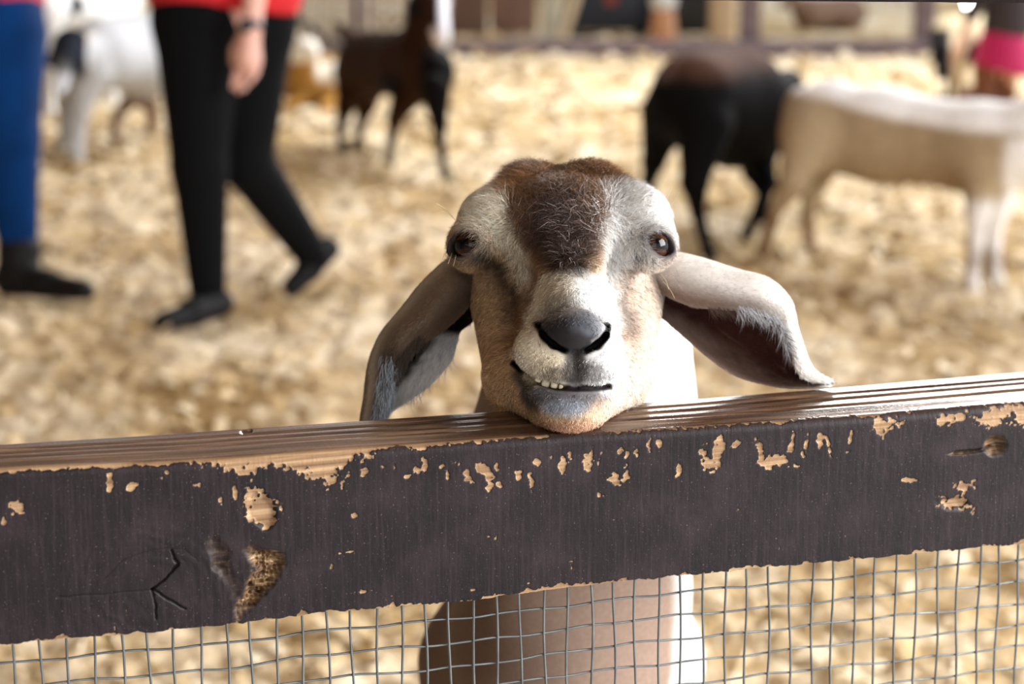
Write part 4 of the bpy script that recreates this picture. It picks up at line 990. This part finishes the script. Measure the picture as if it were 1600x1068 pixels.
# cream goat with black forehand, far right
dc = g(158)
PC = [T((1490, 62, dc+.1), (1545, 66, dc+.35), 38, 36), T((1480, 66, dc), (1474, 84, dc-.1), 22, 19, .04), T((1474, 84, dc-.1), (1470, 118, dc-.2), 16, 9, .03), T((1462, 72, dc), (1458, 92, dc), 5, 6, .01), T((1580, 44, dc+.5), (1586, 56, dc+.55), 7, 4, .02), T((1545, 60, dc+.35), (1572, 58, dc+.45), 36, 28, .05)]
for (x_, y_, dd) in ((1484, 152, 0), (1500, 148, .15), (1552, 140, .4), (1566, 136, .5)): PC += leg((x_, 84, dc+dd), (x_, 106, dc+dd), (x_+2, 126, dc+dd), (x_, y_, dc+dd), (20, 11, 7, 7))
def cC(V, x, y):
    c = np.tile(lin((206, 190, 158)), (len(V), 1)); c = mixn(c, (20, 18, 20), sstep(1490, 1482, x)*sstep(40, 48, y)); return mixn(c, (24, 20, 26), near(V, P(1517, 82, dc+.05), .075))
animal('goat', PC, .012, cC, 'cream goat with a black head and side patch, far off beside the magenta clothing', 'goat', m_bcoat)
# grey brown goat beyond the far fence
de = 16.6
PE = [T((1262, 22, de), (1330, 20, de+.3), 24, 25), T((1262, 18, de), (1236, 0, de-.1), 16, 11, .05), T((1236, -4, de-.1), (1222, 8, de-.2), 11, 6, .03)]
for x_ in (1258, 1272, 1322, 1336): PE += leg((x_, 30, de+.1), (x_, 52, de+.1), (x_+1, 64, de+.1), (x_, 76, de+.05), (12, 7, 5, 5))
animal('goat', PE, .014, lambda V, x, y: np.tile(lin((128, 104, 88)), (len(V), 1)), 'grey brown goat standing beyond the far fence', 'goat', m_bcoat)

# ------------------------------------------------------------------ people
m_skin = mat('skin', vcol=True, rough=.5, sss=.08)
def W_(base, dx, dy, dz=0.0): return np.asarray(base)+np.array([dx, dz, dy])
def Lm(a, b, ra, rb, k=.03): return (np.asarray(a), np.asarray(b), ra, rb, k)
def piece(name, prims, res, m, parent, clip=None, colors=None, label=None):
    lo, hi = bounds(prims)
    def f(p):
        d = fold(p, prims)
        if clip is not None: d = np.maximum(d, clip(p))
        return d
    V, Q = nets(f, lo, hi, res); c = colors(V) if colors else None
    o = mk_mesh(name, V, Q, m, colors=c)
    if parent is not None: o.data.transform(Matrix.Translation(-parent.location)); o.parent = parent
    return tag(o, label)
def hand_prims(wr, dirn, side, thumb, s=1.0):
    dirn = dirn/np.linalg.norm(dirn); side = side/np.linalg.norm(side); nrm = np.cross(dirn, side)
    pr_ = [Lm(wr, wr+dirn*.085*s, .024*s, .036*s, .02)]
    for k, (L_, o_) in enumerate(((.075, -.030), (.085, -.010), (.080, .010), (.060, .029))):
        a = wr+dirn*.085*s+side*o_*s; b = a+dirn*L_*.55*s+nrm*.006*s; c = b+dirn*L_*.45*s+nrm*.022*s+side*(-o_)*.15
        pr_ += [Lm(a, b, .0105*s, .0095*s, .006), Lm(b, c, .0095*s, .008*s, .004)]
    t0 = wr+dirn*.03*s+side*thumb*.026*s; t1 = t0+dirn*.035*s+side*thumb*.020*s; pr_ += [Lm(t0, t1, .014*s, .011*s, .008), Lm(t1, t1+dirn*.032*s, .011*s, .009*s, .004)]
    return pr_
def head_prims(c, fwd, s=1.0):
    fwd = np.asarray(fwd, float); fwd /= np.linalg.norm(fwd); up = np.array([0, 0, 1.0]); sd = np.cross(fwd, up)
    q = lambda f_, s_, u_: c+fwd*f_*s+sd*s_*s+up*u_*s
    pr_ = [Lm(q(-.02, 0, .03), q(.01, 0, .035), .088*s, .085*s), Lm(q(.01, 0, -.01), q(.035, 0, -.065), .070*s, .045*s, .03), Lm(q(.092, 0, .02), q(.108, 0, -.015), .009*s, .014*s, .008),
           Lm(q(.085, -.018, -.045), q(.085, .018, -.045), .010*s, .010*s, .008), Lm(q(-.015, 0, -.02), q(-.03, 0, -.16), .055*s, .058*s, .03)]
    for e in (-1, 1): pr_.append(Lm(q(-.01, e*.085, .02), q(-.005, e*.088, -.02), .014*s, .010*s, .006))
    return pr_, q
m_shirt = mat('red_jersey', lin((200, 18, 30)), .75, bump=(300, .2, .002), noisec=(5, .1))
m_hair = mat('hair', lin((50, 34, 24)), .5, bump=(200, .6, .003))
m_shoe = mat('black_shoe', lin((10, 9, 11)), .7, spec=.25); m_sole = mat('shoe_sole', lin((40, 38, 38)), .7)
def shoe(heel, toe, h, wd, parent, boot=None, name='shoe'):
    heel = np.asarray(heel); toe = np.asarray(toe); d = toe-heel
    mid_ = heel+d*.45
    prims = [Lm(heel+[0, 0, h*.55], mid_+[0, 0, h*.40], wd*.46, wd*.46, .02), Lm(mid_+[0, 0, h*.30], toe-d*.12+[0, 0, h*.15], wd*.44, wd*.36, .02)]
    if boot is not None: prims += [Lm(heel+d*.12+[0, 0, h*.5], boot, wd*.56, wd*.66, .03)]
    lowz = lambda p: (heel[2]+(p-heel) @ (d/np.dot(d, d))*d[2])-.012-p[:, 2]
    o = piece(name, prims, .007, m_shoe, parent, clip=lowz)
    return o
# person in black trousers, walking
dp = g(512); hip = P(352, 14, dp-.02)
kF = P(312, 262, dp-.06); aF = P(325, 462, dp+.02); kB = P(384, 250, dp+.10); aB = P(488, 398, dp+.38)
hF = P(308, 40, dp-.05); hB = P(396, 40, dp+.08)
per = empty('person', (float(hip[0]), float(hip[1]), 0), 'person walking left in black trousers, red shirt and dark wristwatch, cropped above the waist', 'person')
s_ = dp/F
sh = W_(hip, 0, .50); shL = sh+[-.185, -.02, -.03]; shR = sh+[.19, 0, -.03]
wr = P(392, 42, dp-.24); elR = W_(wr, .03, .27, .10)
hc = W_(sh, -.02, .25, -.02)
hp, hq = head_prims(hc, (-.8, -.6, 0))
wrL = W_(shL, .16, -.50, .20); elL = W_(shL, .02, -.26, .18)
skin = [Lm(hF, kF, .085, .055), Lm(kF, aF, .052, .036, .02), Lm(hB, kB, .085, .055, .04), Lm(kB, aB, .052, .036, .02), Lm(hip, sh+[0, 0, -.10], .13, .13, .06), Lm(shL, shR, .065, .065, .06),
        Lm(shR, elR, .048, .040, .03), Lm(elR, wr, .042, .028, .02), Lm(shL, elL, .048, .038, .03), Lm(elL, wrL, .040, .027, .02)]
tF = P(244, 512, dp-.20); hlF = P(345, 494, dp+.04); tB = P(446, 462, dp+.30); hlB = P(512, 408, dp+.46)
skin += [Lm(aF, hlF+(tF-hlF)*.25+[0, 0, .022], .032, .024, .02), Lm(hlF+(tF-hlF)*.25+[0, 0, .022], hlF+(tF-hlF)*.7+[0, 0, .01], .024, .018, .02), Lm(aB, hlB+(tB-hlB)*.2+[0, 0, .022], .032, .024, .02), Lm(hlB+(tB-hlB)*.2+[0, 0, .022], hlB+(tB-hlB)*.7+[0, 0, .01], .024, .018, .02)] + hp
skin += hand_prims(wr, P(386, 120, dp-.22)-wr, np.array([.9, -.35, 0.0]), -1, 1.06) + hand_prims(wrL, np.array([.0, .05, -1.0]), np.array([.6, .8, 0]), 1)
def cskin(V):
    c = np.tile(lin((222, 172, 156)), (len(V), 1)); 
    for e in (-1, 1): c = mixn(c, (40, 30, 28), near(V, hq(.085, e*.032, .028), .011))
    return mixn(c, (190, 100, 96), near(V, hq(.09, 0, -.045), .018))
piece('body', skin, .009, m_skin, per, colors=cskin)
m_blk = mat('black_cloth', lin((5, 6, 9)), .9, spec=.15, bump=(120, .3, .003))
R_ = lambda v: v*s_
tro = [Lm(hF, kF, R_(68), R_(44), .04), Lm(kF, aF, R_(44), R_(28), .02), Lm(hB, kB, R_(66), R_(44), .03), Lm(kB, aB, R_(44), R_(29), .02), Lm(P(318, 22, dp-.03), P(388, 22, dp+.05), R_(76), R_(72), .05)]
def clipT(p): return np.maximum(p[:, 2]-(hip[2]+.06), np.minimum(np.maximum(aF[2]-.005-p[:, 2], p[:, 0]-P(400, 0, dp)[0]), 1e3)*1.0)
piece('trousers', tro, .009, m_blk, per, clip=lambda p: p[:, 2]-(hip[2]+.07))
shp = [Lm(W_(hip, -.065, .06), W_(hip, .065, .06, .02), .160, .160), Lm(W_(hip, -.06, .12), shL+[.06, 0, -.1], .145, .12, .05), Lm(W_(hip, .06, .12), shR+[-.06, 0, -.1], .145, .12, .05), Lm(shL, shR, .085, .085, .06),
       Lm(shR, shR+(elR-shR)*.6, .075, .068, .03), Lm(shL, shL+(elL-shL)*.6, .075, .068, .03)]
piece('shirt', shp, .010, m_shirt, per, clip=lambda p: (hip[2]-.006-.02*np.sin(p[:, 0]*9))-p[:, 2])
shoe(hlF, tF, .07, .088, per); shoe(hlB, tB, .07, .088, per)
def ringm(c, ax, r, w, t, n=40):
    ax = ax/np.linalg.norm(ax); u = np.cross(ax, [0, 1.0, 0.1]); u /= np.linalg.norm(u); v = np.cross(ax, u); a = np.arange(n)*2*math.pi/n
    rad = np.cos(a)[:, None]*u+np.sin(a)[:, None]*v
    V = np.stack([c+rad*(r)+ax*(-w/2), c+rad*(r+t)+ax*(-w/2), c+rad*(r+t)+ax*(w/2), c+rad*r+ax*(w/2)], 1).reshape(-1, 3)
    i = np.arange(n); q = []
    for k in range(4): q.append(np.stack([i*4+k, i*4+(k+1) % 4, ((i+1) % n)*4+(k+1) % 4, ((i+1) % n)*4+k], 1))
    return V, np.concatenate(q)
m_watch = mat('watch', lin((30, 34, 42)), .4)
axw = wr-elR; wc_ = wr-axw/np.linalg.norm(axw)*.004
V, Q = ringm(wc_, axw, .0285, .022, .004); wt = mk_mesh('wristwatch', V, Q, m_watch, smooth=False); wt.data.transform(Matrix.Translation(-per.location)); wt.parent = per
V, Q = ball2((0, 0, 0), 1); Vd = V*np.array([.021, .007, .021])+wc_+np.array([-.010, -.031, .002]); wf_ = mk_mesh('watch_case', Vd, Q, m_watch); wf_.data.transform(Matrix.Translation(-per.location)); wf_.parent = wt
hairp = [Lm(hq(-.035, 0, .05), hq(0, 0, .065), .098, .088), Lm(hq(-.06, 0, .0), hq(-.08, 0, -.10), .075, .05, .03)]
piece('hair', hairp, .010, m_hair, per, clip=lambda p: (p-hq(.052, 0, .04)) @ (np.array([-.8, -.6, .0])))
# person in blue jeans, mostly outside the left edge
dj = g(462)
hj = P(-22, 10, dj); kJ = P(6, 215, dj-.02); aJ = P(28, 372, dj); kK = P(-95, 215, dj+.12); aK = P(-140, 365, dj+.25)
pj = empty('person', (float(hj[0]), float(hj[1]), 0), 'person in blue jeans, red shirt and black boots at the left edge', 'person')
m_jean = mat('blue_denim', lin((0, 46, 98)), .85, spec=.12, bump=(400, .3, .001), noisec=(8, .25))
sj = W_(hj, 0, .50); sA = sj+[0, -.19, -.03]; sB = sj+[.0, .19, -.03]; hcj = W_(sj, .02, .25); hpj, hqj = head_prims(hcj, (1, -.2, 0))
eA = W_(sA, -.12, -.27, -.03); wA = W_(eA, -.02, -.24, 0); eB = W_(sB, -.10, -.27, .03); wB = W_(eB, .0, -.24, 0)
skj = [Lm(W_(hj, 0, -.02, -.07), kJ, .085, .055), Lm(kJ, aJ, .052, .036, .02), Lm(W_(hj, 0, -.02, .08), kK, .085, .055, .04), Lm(kK, aK, .052, .036, .02), Lm(hj, sj+[0, 0, -.1], .12, .12, .06), Lm(sA, sB, .065, .065, .06),
       Lm(sA, eA, .046, .038, .03), Lm(eA, wA, .038, .026, .02), Lm(sB, eB, .046, .038, .03), Lm(eB, wB, .038, .026, .02), Lm(aJ, P(36, 440, dj), .036, .034, .02), Lm(aK, P(-132, 430, dj+.25), .036, .034, .02)]+hpj
skj += hand_prims(wA, np.array([.3, 0, -1.0]), np.array([1.0, 0, .3]), 1)+hand_prims(wB, np.array([.3, 0, -1.0]), np.array([1.0, 0, .3]), 1)
def cskj(V):
    c = np.tile(lin((226, 176, 152)), (len(V), 1))
    for e in (-1, 1): c = mixn(c, (40, 30, 28), near(V, hqj(.085, e*.032, .028), .011))
    return mixn(c, (190, 100, 96), near(V, hqj(.09, 0, -.045), .018))
piece('body', skj, .010, m_skin, pj, colors=cskj)
sj_ = dj/F
jn = [Lm(P(-14, 60, dj-.02), kJ, 88*sj_, 56*sj_, .04), Lm(kJ, P(30, 385, dj), 56*sj_, 30*sj_, .02), Lm(W_(hj, -.02, -.04, .09), kK, 74*sj_, 54*sj_, .04), Lm(kK, aK, 54*sj_, 32*sj_, .02), Lm(hj+[0, -.05, .02], hj+[0, .07, .02], 84*sj_, 84*sj_, .05)]
piece('jeans', jn, .009, m_jean, pj, clip=lambda p: np.maximum(p[:, 2]-(hj[2]+.05), P(30, 384, dj)[2]-p[:, 2]))
shj = [Lm(W_(hj, .0, .03, -.05), W_(hj, .0, .03, .07), .168, .168), Lm(W_(hj, 0, .05), sj+[0, 0, -.12], .165, .15, .05), Lm(sA, sB, .085, .085, .06), Lm(sA, sA+(eA-sA)*.7, .075, .066, .03), Lm(sB, sB+(eB-sB)*.7, .075, .066, .03)]
piece('shirt', shj, .010, m_shirt, pj, clip=lambda p: (hj[2]+.01-.45*(p[:, 0]-P(40, 20, dj)[0]))-p[:, 2])
shoe(P(14, 452, dj+.02), P(146, 462, dj-.14), .06, .105, pj, boot=P(30, 392, dj), name='boot'); shoe(P(-158, 432, dj+.28), P(-40, 438, dj+.16), .06, .105, pj, boot=P(-140, 388, dj+.25), name='boot')
piece('hair', [Lm(hqj(-.035, 0, .05), hqj(0, 0, .065), .098, .088), Lm(hqj(-.06, 0, .0), hqj(-.09, 0, -.16), .075, .05, .03)], .010, m_hair, pj, clip=lambda p: (p-hqj(.052, 0, .04)) @ (np.array([1, -.2, .0])))
# small person in magenta at the far right
dm_ = g(169); ph_ = P(1572, 60, dm_)
pm = empty('person', (float(ph_[0]), float(ph_[1]), 0), 'small person in a magenta skirt and dark top far off at the right edge', 'person')
shm = W_(ph_, 0, .32); hcm = W_(shm, 0, .20); hpm, hqm = head_prims(hcm, (-1, -.3, 0), .85)
fa, fb = W_(ph_, -.10, -ph_[2]+.03), W_(ph_, .02, -ph_[2]+.03, .06)
skm = [Lm(W_(ph_, -.05, 0), fa, .07, .035), Lm(W_(ph_, .05, 0), fb, .07, .035, .03), Lm(ph_, shm+[0, 0, -.05], .10, .09, .05), Lm(shm+[-.09, 0, -.02], shm+[.09, 0, -.02], .04, .04, .03),
       Lm(shm+[-.11, 0, -.03], W_(shm, -.20, -.20, -.05), .032, .024, .02), Lm(W_(shm, -.20, -.20, -.05), W_(shm, -.26, -.34, -.10), .024, .018, .01), Lm(shm+[.11, 0, -.03], W_(shm, .15, -.22), .032, .024, .02), Lm(W_(shm, .15, -.22), W_(shm, .12, -.38, -.05), .024, .018, .01)]+hpm
skm += hand_prims(W_(shm, -.26, -.34, -.10), np.array([-.3, 0, -1.0]), np.array([.8, -.6, 0]), 1, .6)+hand_prims(W_(shm, .12, -.38, -.05), np.array([0, 0, -1.0]), np.array([.8, -.6, 0]), 1, .6)
piece('body', skm, .010, m_skin, pm, colors=lambda V: np.tile(lin((206, 160, 136)), (len(V), 1)))
piece('skirt', [Lm(W_(ph_, -.01, .06), W_(ph_, -.01, -.20), .11, .185)], .010, mat('magenta_cloth', lin((176, 10, 84)), .7), pm, clip=lambda p: np.maximum((ph_[2]-.17-.25*(p[:, 0]-ph_[0]))*1.0-p[:, 2], p[:, 2]-ph_[2]-.06))
piece('top', [Lm(ph_+[0, 0, .06], shm+[0, 0, -.04], .125, .11), Lm(shm+[-.1, 0, -.03], W_(shm, -.20, -.20, -.05), .05, .04, .03), Lm(shm+[.1, 0, -.03], W_(shm, .15, -.22), .05, .04, .03)], .010, mat('dark_top', lin((44, 36, 40)), .8), pm)
m_bb = mat('brown_boot', lin((110, 62, 28)), .6)
for f_ in (fa, fb):
    piece('boot', [Lm(W_(f_, 0, .22), W_(f_, 0, .03), .068, .060), Lm(W_(f_, 0, .02), W_(f_, -.11, .015, -.02), .055, .045, .02)], .009, m_bb, pm, clip=lambda p: .004-p[:, 2])
piece('hair', [Lm(hqm(-.035, 0, .05), hqm(0, 0, .065), .084, .076), Lm(hqm(-.06, 0, .0), hqm(-.09, 0, -.16), .065, .04, .03)], .010, m_hair, pm, clip=lambda p: (p-hqm(.052, 0, .04)) @ (np.array([-1, -.3, .0])))

# ------------------------------------------------------------------ far fence and what stands beyond it
m_ff = mat('weathered_purple_brown', lin((104, 90, 96)), .8, noisec=(6, .2)); m_br = mat('brown_boards', lin((128, 100, 84)), .8, noisec=(8, .25))
def wbox(name, x0, x1, d, z0, z1, th, m, parent=None, slant=0):   # upright board seen between two picture columns at ground distance d
    a = onz_d(x0, d); b = onz_d(x1, d); u = b-a; L_ = np.linalg.norm(u); u = u/L_; n = np.array([-u[1], u[0], 0])
    c = []
    for zz in (z0, z1):
        for tt in (0, th):
            for ss in (0, L_): c.append(a+u*(ss+(slant if zz == z1 else 0))+n*tt+np.array([0, 0, zz]))
    V = np.array(c); Q = np.array([[0, 1, 3, 2], [4, 6, 7, 5], [0, 4, 5, 1], [2, 3, 7, 6], [0, 2, 6, 4], [1, 5, 7, 3]])
    o = mk_mesh(name, V, Q, m, smooth=False); bevel(o, min(.01, th*.2))
    if parent is not None: o.data.transform(Matrix.Translation(-parent.location)); o.parent = parent
    return o
def onz_d(px, d):                                # ground point below picture column px at world distance d
    return np.array([(px-800)/F*(d*math.cos(PHI)+CAM_H*math.sin(PHI)), d, 0.0])
FY = 14.9; ffx = onz_d(900, FY)
ff = empty('fence', tuple(ffx), 'weathered purple brown board fence across the far side of the pen', 'fence')
for px0 in (150, 560, 1172, 1444): wbox('post', px0-16, px0+16, FY+.02, -.05, 1.25, .11, m_ff, ff)
for z0, z1 in ((-.03, .10), (.56, .68), (1.02, 1.14)): wbox('board', -200, 1452, FY-.045, z0, z1, .04, m_ff, ff)
def thing1(o, label, cat, group=None):
    c = np.array([v.co for v in o.data.vertices]); m = (c.min(0)+c.max(0))/2; origin_to(o, (float(m[0]), float(m[1]), float(c[:, 2].min()))); return tag(o, label, cat, group)
for k, (x0, x1, cc, lb) in enumerate(((702, 762, (112, 88, 76), 'dark brown board panel just right of the brown goat head'), (766, 838, (132, 104, 92), 'pinkish brown board panel beside the pale post'))):
    thing1(wbox('board_panel', x0, x1, 16.2, .02, 1.0, .05, mat('panel_wood_%s' % ('dark', 'light')[k], lin(cc), .8, noisec=(7, .2))), lb, 'panel')
m_pp = mat('pale_post', lin((196, 194, 180)), .7, noisec=(9, .15)); 
thing1(wbox('post', 846, 876, 15.8, 0, 1.3, .12, m_pp), 'pale grey upright post left of the navy wagon', 'post')
thing1(wbox('pole', 870, 884, 15.6, 0, .9, .05, mat('cream_pole', lin((214, 196, 164)), .7), slant=.28), 'slanting cream pole leaning beside the pale post', 'pole')
# navy wagon with pale blue cover
cw = onz_d(948, 16.6); wg = empty('wagon', tuple(cw), 'dark navy wagon with a pale blue cover and red round mark', 'wagon')
def wl(name, V, Q, m, smooth=False, lb=None, par=wg):
    o = mk_mesh(name, V, Q, m, smooth=smooth); o.data.transform(Matrix.Translation(-par.location)); o.parent = par; return tag(o, lb)
V, Q = box((-.34, -.22, .03), (.34, .22, .40)); V[:, 0] += np.where(V[:, 2] < .2, 0, 0)+np.where((V[:, 0] < 0) & (V[:, 2] > .3), .10, 0); bevel(wl('body', V+cw, Q, mat('navy_plastic', lin((22, 30, 46)), .5)), .03)
V, Q = box((-.26, -.24, .40), (.36, .24, .52)); bevel(wl('cover', V+cw, Q, mat('pale_blue_cover', lin((176, 208, 236)), .5), lb='pale blue cover'), .04, 3)
V, Q = ball2(cw+np.array([.02, -.225, .26]), .05, (1, .2, 1)); wl('round_mark', V, Q, mat('red_mark', lin((150, 62, 54)), .6), True, 'red round mark')
for sx in (-.24, .24):
    for sy in (-.18, .18):
        V, Q = ball2(cw+np.array([sx, sy, .08]), .08, (1, .3, 1)); wl('wheel', V, Q, mat('wheel_rubber', lin((26, 26, 28)), .7) if sx+sy < -.4 else bpy.data.materials['wheel_rubber'], True)
# orange post with white cap, black crate, cream post
op = onz_d(1036, 16.0); og = empty('bollard', tuple(op), 'orange bollard with a white cap between the wagon and the black crate', 'bollard')
V, Q = tubes([[op+[0, 0, 0], op+[0, 0, .02], op+[0, 0, .21], op+[0, 0, .215]]], np.array([.10, .10, .075, .07]), 20); wl('shaft', V, Q, mat('orange_plastic', lin((208, 150, 104)), .5), True, par=og)
V, Q = ball2(op+np.array([0, 0, .27]), .095, (1, 1, .9)); wl('cap', V, Q, mat('white_plastic', lin((232, 232, 230)), .4), True, 'white cap', par=og)
bc = onz_d(1078, 16.4); cg = empty('crate', tuple(bc), 'black crate standing right of the orange bollard', 'crate')
V, Q = box((-.14, -.12, .02), (.14, .12, .30)); bevel(wl('body', V+bc, Q, mat('black_plastic', lin((22, 24, 24)), .5), par=cg), .015)
V, Q = box((-.15, -.13, .30), (.15, .13, .33)); bevel(wl('rim', V+bc, Q, bpy.data.materials['black_plastic'], par=cg), .01)
thing1(wbox('post', 1110, 1148, 15.9, 0, 1.2, .12, mat('cream_post', lin((222, 196, 160)), .7, noisec=(5, .15))), 'cream painted post right of the black crate', 'post')
# white picket panels in daylight on the right
m_wp = mat('white_paint', lin((228, 230, 228)), .6)
for k, (x0, x1, lb) in enumerate(((1196, 1300, 'white picket panel right of the far fence post'), (1310, 1440, 'white picket panel left of the cream goat'))):
    c0 = onz_d((x0+x1)/2, 18.2); pk = empty('picket_panel', tuple(c0), lb, 'fence panel')
    for z0, z1 in ((.14, .20), (.70, .76)): wbox('rail', x0, x1, 18.23, z0, z1, .03, m_wp, pk)
    for xx in np.arange(x0+5, x1-3, 17.0): wbox('picket', xx-4, xx+4, 18.2, .03, .92, .025, m_wp, pk)
# slatted grey gate and pipe behind the brown goat
gt = empty('gate', tuple(onz_d(520, 14.0)), 'grey slatted gate behind the walking person and the dark brown goat', 'gate')
m_gr = mat('grey_metal', lin((142, 134, 128)), .6, noisec=(5, .2))
for z0, z1 in ((.12, .17), (.75, .80), (1.15, 1.2)): wbox('bar', 452, 640, 14.03, z0, z1, .04, m_gr, gt)
for xx in range(458, 640, 22): wbox('slat', xx-7, xx+7, 14.0, .06, 1.2, .025, m_gr, gt)
pa, pb = P(446, 18, g(150)), P(540, 78, g(150)-.3)
V, Q = tubes([[pa+(pb-pa)*t for t in np.linspace(-.6, 1.0, 8)]], .022, 12); pi_ = mk_mesh('pipe', V, Q, mat('dark_pipe', lin((84, 76, 74)), .5)); 
thing1(pi_, 'dark grey pipe sloping down in front of the slatted gate', 'pipe')
# two glowing balls on cords, added for bright highlights at the far right
for k, x_ in enumerate((1513, 1546)):
    bp_ = P(x_, 4, 14.3); lb_ = empty('highlight_ball', tuple(bp_), ('left one of the two glowing balls added as highlights above the cream goat', 'right one of the two glowing balls added as highlights above the cream goat')[k], 'highlight', 'glowing highlights')
    me = bpy.data.materials.new('highlight_glow'); me.use_nodes = True; b_ = me.node_tree.nodes['Principled BSDF']; b_.inputs['Emission Color'].default_value = (1, .97, .92, 1); b_.inputs['Emission Strength'].default_value = 26
    V, Q = ball2(bp_, .022, (1, 1, 1.2)); wl('glow_shell', V, Q, me, True, par=lb_)
    V, Q = tubes([[bp_+[0, 0, .02], bp_+[0, 0, .05], bp_+[0, 0, 3.60-float(bp_[2])]]], np.array([.014, .005, .003]), 8); wl('cord', V, Q, bpy.data.materials['dark_pipe'], True, par=lb_)
